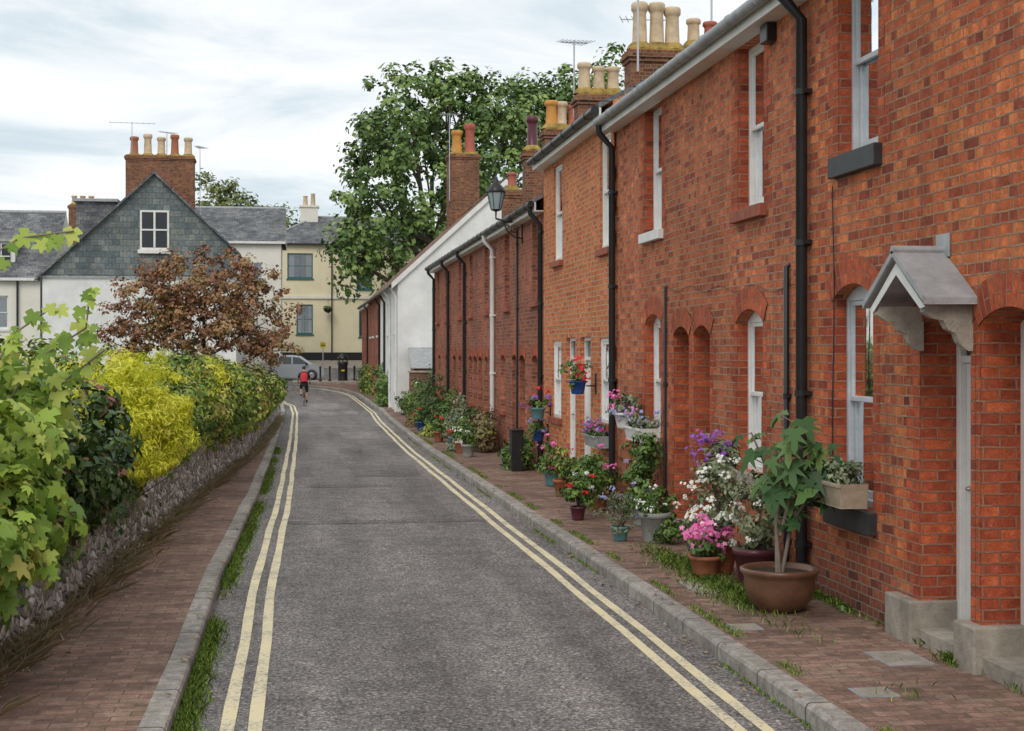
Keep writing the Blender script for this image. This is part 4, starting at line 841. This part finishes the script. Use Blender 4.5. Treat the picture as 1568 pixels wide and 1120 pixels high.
for i,(x,y,zc,rx,ry,rz,lf,f) in enumerate([(4.0,26,.3,.25,.5,.35,'shrub',None),(4.05,31.2,.45,.28,.7,.45,'brownhedge',None),(3.95,33,.35,.3,.8,.45,'shrub',[('white',20,.06)]),(3.9,35,.45,.35,.9,.55,'grey',[('pink',30,.06)]),
   (3.9,37.5,.5,.35,1.0,.65,'shrub',[('yellowf',14,.06)]),(3.85,40.5,.6,.4,1.1,.85,'dark',None),(3.85,43,.45,.45,1.2,.75,'shrub',[('white',30,.07)]),(3.8,46,.5,.45,1.2,.8,'shrub',None),(4.6,49,.7,.7,1.6,1.0,'shrub',None),(4.6,51.5,.4,.6,1.2,.8,'grey',[('magenta',30,.08)]),(4.1,53.5,.2,.4,.8,.5,'shrub',None),
   (3.55,31.5,.05,.2,.3,.2,'grey',[('red',20,.05)]),(3.5,38,.0,.2,.5,.22,'hedge',None),(3.55,44,.0,.22,.8,.25,'brownhedge',[('red',20,.07)])]):
    bush('pavement_shrub',[((x,y,zc),(rx,ry,rz)),((x-.1,y-.4*ry,zc-.2*rz),(rx*.7,ry*.6,rz*.6))],lf,.08,'oval',nc=40,nl=36,cr=.16,flowers=f)
for x,y,m in ((3.5,32.6,'tealpot'),(3.45,30.8,'terracotta'),(3.4,35.2,'terracotta'),(3.45,29.5,'greypot'),(3.45,41,'bluepot')):
    potplant('potted_shrub',x,y,.14,.26,m,[((0,0,.15),(.18,.2,.2))],'shrub',.07,'oval',14,30,.1,[('red' if y>31 else 'white',20,.05,((0,0,.2),(.2,.2,.2)))])
for x,y in ((3.6,62),(3.62,66),(3.6,75),(3.5,79)):
    bush('pavement_shrub',[((x+.1,y,.5),(.35,1.2,.9))],'shrub' if y!=75 else 'hedge',.13,'oval',nc=40,nl=30,cr=.28,flowers=[('pink',14,.1)])
mb=MB(); ux,uy=3.87,25.6; uz=g(uy)+.12
mb.box(ux-.1,ux+.1,uy-.18,uy+.18,uz,uz+.72,'black'); mb.box(ux-.115,ux+.115,uy-.195,uy+.195,uz+.72,uz+.75,'black'); mb.box(ux-.108,ux-.101,uy-.15,uy+.15,uz+.06,uz+.68,'sillblack'); mb.box(ux-.12,ux-.109,uy+.1,uy+.12,uz+.35,uz+.42,'steel'); mb.obj('utility_cabinet',None,.008)
mb=MB()
for x,y,a,b in ((4.0,9.2,.16,.22),(3.45,8.3,.12,.12),(3.5,12.2,.14,.3),(3.3,10.4,.12,.12)):
    mb.box(x-a,x+a,y-b,y+b,.10,.124,'lead')
    mb.box(x-a+.02,x+a-.02,y-b+.02,y+b-.02,.1241,.127,'stone')
mb.obj('drain_cover')
# ------------------------------------------------------------ far street furniture
mb=MB(); bx,by=2.75,92; bz=g(94)+.11
mb.lathe((bx,by,bz),[(0,0),(.3,0),(.32,.05),(.3,.1),(.3,1.0),(.34,1.05),(.34,1.15),(.26,1.2)],'black',18)
for k in range(8):
    t=math.pi*k/4; mb.tube([(bx+.3*math.cos(t),by+.3*math.sin(t),bz+1.15),(bx+.3*math.cos(t),by+.3*math.sin(t),bz+1.4)],.025,'black',6)
mb.lathe((bx,by,bz),[(.36,1.4),(.36,1.46),(.25,1.6),(.08,1.72),(0,1.74)],'black',18); mb.tube([(bx,by,bz+1.7),(bx,by,bz+1.8)],.03,'black',6)
mb.box(bx-.1,bx+.1,by-.315,by-.305,bz+.6,bz+.7,'yellow'); mb.obj('litter_bin')
mb=MB(); x=1.75
mb.tube([(x,107.5,g(107.5)),(x,107.5,g(107.5)+1.9)],.04,'steel',8); mb.box(x-.2,x+.2,107.44,107.47,g(107.5)+1.45,g(107.5)+1.85,'yellow'); mb.box(x-.14,x+.14,107.43,107.438,g(107.5)+1.6,g(107.5)+1.66,'black')
mb.obj('traffic_sign')
for x,y in ((1.3,90),(1.9,90.6),(3.5,92.5)):
    mb=MB(); z=g(94)+.11; mb.lathe((x,y,z),[(0,0),(.09,0),(.09,.1),(.06,.14),(.055,.8),(.075,.82),(.075,.88),(.04,.95),(0,.98)],'black',12); mb.obj('bollard')
# ------------------------------------------------------------ car
cx,cy=-.45,97.0; cz=g(97.0); CG=group('parked_car',(cx,cy,cz))
body=[(-2.0,.30),(-2.05,.55),(-1.98,.80),(-1.85,.95),(-1.2,1.02),(1.25,1.0),(1.8,.88),(2.02,.72),(2.06,.45),(2.0,.28),(1.75,.22),(-1.75,.22)]
def extr(mb,prof,hw,hwt,zt,mat,zb=.2):
    n=len(prof); vs=[]
    for s in (-1,1):
        for x,z in prof:
            t=max(0,(z-zb)/(zt-zb)); hh=hw+(hwt-hw)*t; vs.append((cx+x,cy+s*hh,cz+z))
    fs=[tuple(range(n)),tuple(range(n,2*n))]+[(i,(i+1)%n,n+(i+1)%n,n+i) for i in range(n)]; mb.add(vs,fs,mat)
mb=MB(); extr(mb,body,.84,.80,1.0,'carpaint'); roof_=[(-1.85,.955),(-1.55,1.45),(-1.25,1.58),(.0,1.62),(.55,1.55),(1.35,.995)]
extr(mb,roof_,.80,.62,1.62,'carpaint',.95); mb.obj('body',CG,.05)
mb=MB()
for s in (-1,1):
    for q in ([(-1.68,1.02),(-1.45,1.42),(-1.1,1.5),(-.95,1.5),(-.95,1.03)],[(-.88,1.03),(-.88,1.51),(-.05,1.54),(-.05,1.03)],[(.02,1.03),(.02,1.54),(.45,1.50),(1.15,1.03)]):
        mb.face([(cx+x,cy+s*(.80+(.62-.80)*(z-.95)/.67+.012),cz+z) for x,z in q],'carglass')
mb.face([(cx+.66,cy-.58,cz+1.5),(cx+.66,cy+.58,cz+1.5),(cx+1.34,cy+.72,cz+1.03),(cx+1.34,cy-.72,cz+1.03)],'carglass')
mb.face([(cx-1.6,cy-.58,cz+1.45),(cx-1.6,cy+.58,cz+1.45),(cx-1.86,cy+.72,cz+1.03),(cx-1.86,cy-.72,cz+1.03)],'carglass')
mb.obj('windows',CG)
mb=MB()
for x in (-1.3,1.28):
    for s in (-1,1):
        y=cy+s*.8; mb.lathe((cx+x,y-.1,cz+.31),[(0,0),(.2,.0),(.3,.01),(.315,.04),(.315,.16),(.3,.19),(.2,.2),(0,.2)],'rubber',22,'y')
        mb.lathe((cx+x,y+s*.104,cz+.31),[(0,.0),(.06,.012*s),(.19,.008*s),(.2,0)],'steel',18,'y')
        mb.lathe((cx+x,cy+s*.852,cz+.33),[(.33,0),(.38,0)],'black',22,'y')
for s in (-1,1):
    mb.box(cx+1.85,cx+2.03,cy+s*.62-.16,cy+s*.62+.16,cz+.62,cz+.78,'lampglass'); mb.box(cx-2.05,cx-1.9,cy+s*.66-.12,cy+s*.66+.12,cz+.7,cz+.95,'redlamp')
    mb.box(cx+.85,cx+1.0,cy+s*.93-.08,cy+s*.93+.08,cz+1.0,cz+1.13,'black')
mb.box(cx-2.08,cx-2.0,cy-.7,cy+.7,cz+.3,cz+.45,'black'); mb.box(cx+2.02,cx+2.09,cy-.6,cy+.6,cz+.3,cz+.5,'black'); mb.obj('wheels_and_trim',CG,.01)
# ------------------------------------------------------------ bicycle + cyclist
def bicycle(name,loc,rot=0,fcol='black',parent=None):
    G=parent or group(name,loc); o=Vector(loc); Rm=Matrix.Rotation(rot,4,'Z')
    T=lambda p:o+Rm@Vector(p); mb=MB()
    for y in (-.46,.58):
        n=28; mb.tube([T((0,y+.335*math.cos(2*math.pi*i/n),.335+.335*math.sin(2*math.pi*i/n))) for i in range(n+1)],.018,'rubber',6,False)
        mb.tube([T((0,y+.31*math.cos(2*math.pi*i/n),.335+.31*math.sin(2*math.pi*i/n))) for i in range(n+1)],.009,'steel',5,False)
        mb.tube([T((-.05,y,.335)),T((.05,y,.335))],.02,'steel',8)
        for i in range(16): a=2*math.pi*i/16; mb.tube([T((.02*(-1)**i,y,.335)),T((0,y+.31*math.cos(a),.335+.31*math.sin(a)))],.002,'steel',4,False)
    bb=(0,-.03,.29); st_=(0,-.18,.82); hd=(0,.40,.84); hb=(0,.44,.7)
    for a,b,r in ((bb,st_,.016),(st_,hd,.016),(bb,hb,.019),(hd,(0,.47,.62),.02),((0,.47,.62),(.05,.58,.335),.011),((0,.47,.62),(-.05,.58,.335),.011),(bb,(.05,-.46,.335),.01),(bb,(-.05,-.46,.335),.01),((0,-.16,.76),(.05,-.46,.335),.008),((0,-.16,.76),(-.05,-.46,.335),.008),(st_,(0,-.2,.93),.012),(hd,(0,.38,.98),.014),((0,.38,.98),(0,.47,1.02),.012)):
        mb.tube([T(a),T(b)],r,fcol,8)
    mb.tube([T((-.29,.38,1.02)),T((-.22,.46,1.03)),T((0,.47,1.02)),T((.22,.46,1.03)),T((.29,.38,1.02))],.013,'black',8)
    for s in (-1,1): mb.tube([T((s*.29,.38,1.02)),T((s*.25,.43,1.025))],.018,'rubber',8)
    mb.lathe(T((.06,bb[1],bb[2])),[(.0,0),(.09,0),(.09,.004),(0,.004)],'steel',18,'x')
    mb.tube([T((.07,-.03,.29)),T((.09,-.03,.12)),T((.16,-.03,.12))],.011,'steel',6); mb.tube([T((-.07,-.03,.29)),T((-.09,-.03,.46)),T((-.16,-.03,.46))],.011,'steel',6)
    mb.tube([T((0,-.32,.955)),T((0,-.2,.965)),T((0,-.05,.955))],[.07,.06,.025],'black',8)
    mb.obj('bicycle' if parent else 'frame_and_wheels',G); return G
cyx,cyy=.22,66.0; cl=(cyx,cyy,g(cyy)); CY=group('cyclist',cl); bicycle('bicycle',cl,0,'black',CY)
J={'pel':((0,-.2,1.03),.145),'wst':((0,-.12,1.2),.13),'chs':((0,-.01,1.40),.155),'nk0':((0,.06,1.53),.08),'nk':((0,.10,1.60),.055),'hd0':((0,.13,1.67),.075),'hd1':((0,.14,1.75),.098),'hd2':((0,.13,1.83),.075)}
E_=[('pel','wst'),('wst','chs'),('chs','nk0'),('nk0','nk'),('nk','hd0'),('hd0','hd1'),('hd1','hd2')]
for s,n in ((-1,'l'),(1,'r')):
    kn=((s*.13,.17,.80) if s<0 else (s*.13,.13,.60)); an=((s*.12,-.08,.52) if s<0 else (s*.12,-.09,.20)); to=(an[0],an[1]+.17,an[2]-.05)
    J.update({n+'sh':((s*.17,.03,1.47),.075),n+'el':((s*.27,.2,1.24),.046),n+'wr':((s*.27,.37,1.08),.03),n+'pm':((s*.27,.41,1.055),.034),
     n+'hp':((s*.1,-.17,.98),.10),n+'th':((s*.125,(kn[1]-.17)/2,(kn[2]+.98)/2),.088),n+'kn':(kn,.062),n+'cf':(((kn[0]+an[0])/2,(kn[1]+an[1])/2-.03,(kn[2]+an[2])/2+.04),.058),n+'an':(an,.036),n+'to':(to,.034),n+'he':((an[0],an[1]-.04,an[2]-.05),.032)})
    E_+=[('chs',n+'sh'),(n+'sh',n+'el'),(n+'el',n+'wr'),(n+'wr',n+'pm'),('pel',n+'hp'),(n+'hp',n+'th'),(n+'th',n+'kn'),(n+'kn',n+'cf'),(n+'cf',n+'an'),(n+'an',n+'to'),(n+'an',n+'he')]
    for k in range(5):
        dx=(-.03+.018*k) if k<4 else -.045*s
        f1=(s*.27+dx,.445 if k<4 else .40,1.06 if k<4 else 1.03); f2=(s*.27+dx,.455 if k<4 else .42,1.03 if k<4 else 1.005); f3=(s*.27+dx,.43-.004*k,1.008)
        J.update({f'{n}f{k}a':(f1,.009),f'{n}f{k}b':(f2,.009),f'{n}f{k}c':(f3,.008)}); E_+=[(n+'pm',f'{n}f{k}a'),(f'{n}f{k}a',f'{n}f{k}b'),(f'{n}f{k}b',f'{n}f{k}c')]
keys=list(J); me=bpy.data.meshes.new('body'); me.from_pydata([J[k][0] for k in keys],[(keys.index(a),keys.index(b)) for a,b in E_],[])
ob=bpy.data.objects.new('body',me); COL.objects.link(ob); sk=ob.modifiers.new('skin','SKIN'); sk.use_smooth_shade=True
for i,k in enumerate(keys):
    r=J[k][1]; v=me.skin_vertices[0].data[i]; v.radius=(r,r); v.use_root=(k=='pel')
sb=ob.modifiers.new('sub','SUBSURF'); sb.levels=1; sb.render_levels=1
bpy.context.view_layer.update(); dg=bpy.context.evaluated_depsgraph_get(); m2=bpy.data.meshes.new_from_object(ob.evaluated_get(dg)); bpy.data.objects.remove(ob)
m2.materials.clear()
for k in ('darkcloth','skin','hair','redcloth','doorred'): m2.materials.append(M[k])
for p in m2.polygons:
    x,y,z=p.center; p.use_smooth=True
    p.material_index=0
    if z>1.57: p.material_index=2 if (y<.15 or z>1.8) and z>1.66 else 1
    elif abs(x)>.2 and y>.14 and z<1.3: p.material_index=1
    elif z<.9 and ((z<.62 and x>0 and z>.26) or (z<.78 and x<0 and z>.56)): p.material_index=1
body_=bpy.data.objects.new('rider_body',m2); body_.location=cl; COL.objects.link(body_); body_.parent=CY; body_.matrix_parent_inverse=Matrix.Translation(-Vector(cl))
mb=MB(); q=lambda x,y,z:(cyx+x,cyy+y,cl[2]+z)
for s in (-1,1): mb.lathe(q(s*.098,.13,1.735),[(0,-.012),(.022,-.006),(.026,.004),(0,.01)],'skin',10,'x'); mb.lathe(q(s*.033,.225,1.755),[(0,-.01),(.013,0),(0,.01)],'hair',8,'y')
mb.tube([q(0,.225,1.75),q(0,.255,1.72),q(0,.235,1.712)],[.01,.016,.012],'skin',7); mb.tube([q(-.025,.222,1.685),q(.025,.222,1.685)],.007,'redlamp',6); mb.obj('face',CY)
mb=MB(); vs=[]
for (y,z,hw,hd) in ((-.27,1.12,.13,.08),(-.245,1.25,.16,.11),(-.19,1.4,.155,.11),(-.11,1.52,.11,.07)):
    n=12
    for i in range(n): a=2*math.pi*i/n; vs.append(q(hw*math.copysign(abs(math.cos(a))**.6,math.cos(a)),y+hd*math.copysign(abs(math.sin(a))**.6,math.sin(a)),z))
fs=[(r*12+i,r*12+(i+1)%12,(r+1)*12+(i+1)%12,(r+1)*12+i) for r in range(3) for i in range(12)]+[tuple(range(12)),tuple(range(36,48))]
mb.add(vs,fs,'redcloth',True)
for s in (-1,1): mb.tube([q(s*.09,-.12,1.53),q(s*.12,.05,1.56),q(s*.12,.16,1.45),q(s*.13,.05,1.25),q(s*.12,-.15,1.18)],.018,'redcloth',6)
mb.obj('backpack',CY)
bicycle('parked_bicycle',(-2.75,10.9,.75),-1.2,'black')
# ------------------------------------------------------------ world, sun, camera
wd=bpy.data.worlds.new('World'); S.world=wd; wd.use_nodes=True; nt=wd.node_tree; nt.nodes.clear()
sd=Vector((-.28,-.78,.72)).normalized()
sky=nd(nt,'ShaderNodeTexSky'); sky.sky_type='NISHITA'; sky.sun_disc=False; sky.sun_elevation=math.asin(sd.z); sky.sun_rotation=math.atan2(sd.x,sd.y)
tc=nd(nt,'ShaderNodeTexCoord'); sx=nd(nt,'ShaderNodeSeparateXYZ'); nt.links.new(tc.outputs['Generated'],sx.inputs[0])
zz=math_(nt,'ADD',math_(nt,'MAXIMUM',sx.outputs[2],0.0),.12)
cb=nd(nt,'ShaderNodeCombineXYZ'); nt.links.new(math_(nt,'DIVIDE',sx.outputs[0],zz),cb.inputs[0]); nt.links.new(math_(nt,'DIVIDE',sx.outputs[1],zz),cb.inputs[1])
n1=noise(nt,cb.outputs[0],1.2,8,.6,.5); n2=noise(nt,cb.outputs[0],.42,3,.5)
cm=math_(nt,'ADD',math_(nt,'MULTIPLY',n1,.6),math_(nt,'MULTIPLY',n2,.4))
cc=ramp(nt,cm,[(.37,(.52,.62,.69)),(.45,(.66,.74,.79)),(.51,(.83,.87,.89)),(.57,(.96,.97,.98)),(.66,(1.0,1.0,1.0))])
cs=nd(nt,'ShaderNodeVectorMath',operation='SCALE'); nt.links.new(cc,cs.inputs[0]); cs.inputs[3].default_value=10
fin=mixc(nt,.94,sky.outputs[0],cs.outputs[0])
bg=nd(nt,'ShaderNodeBackground',{'Strength':.115}); nt.links.new(fin,bg.inputs[0]); wo=nd(nt,'ShaderNodeOutputWorld'); nt.links.new(bg.outputs[0],wo.inputs[0])
sl_=bpy.data.lights.new('sun','SUN'); sl_.energy=1.1; sl_.angle=math.radians(28); sl_.color=(1,.95,.88)
so=bpy.data.objects.new('sun',sl_); so.rotation_euler=(-sd).to_track_quat('-Z','Y').to_euler(); COL.objects.link(so)
cam=bpy.data.cameras.new('camera'); co=bpy.data.objects.new('camera',cam); COL.objects.link(co); S.camera=co
co.location=(0,0,HC); co.rotation_euler=(math.radians(90),0,-math.atan(326/2200)); cam.lens=50.5; cam.sensor_width=36; cam.shift_y=-24/1568; cam.clip_end=2000
S.view_settings.view_transform='Standard'; S.view_settings.look='None'; S.view_settings.exposure=0
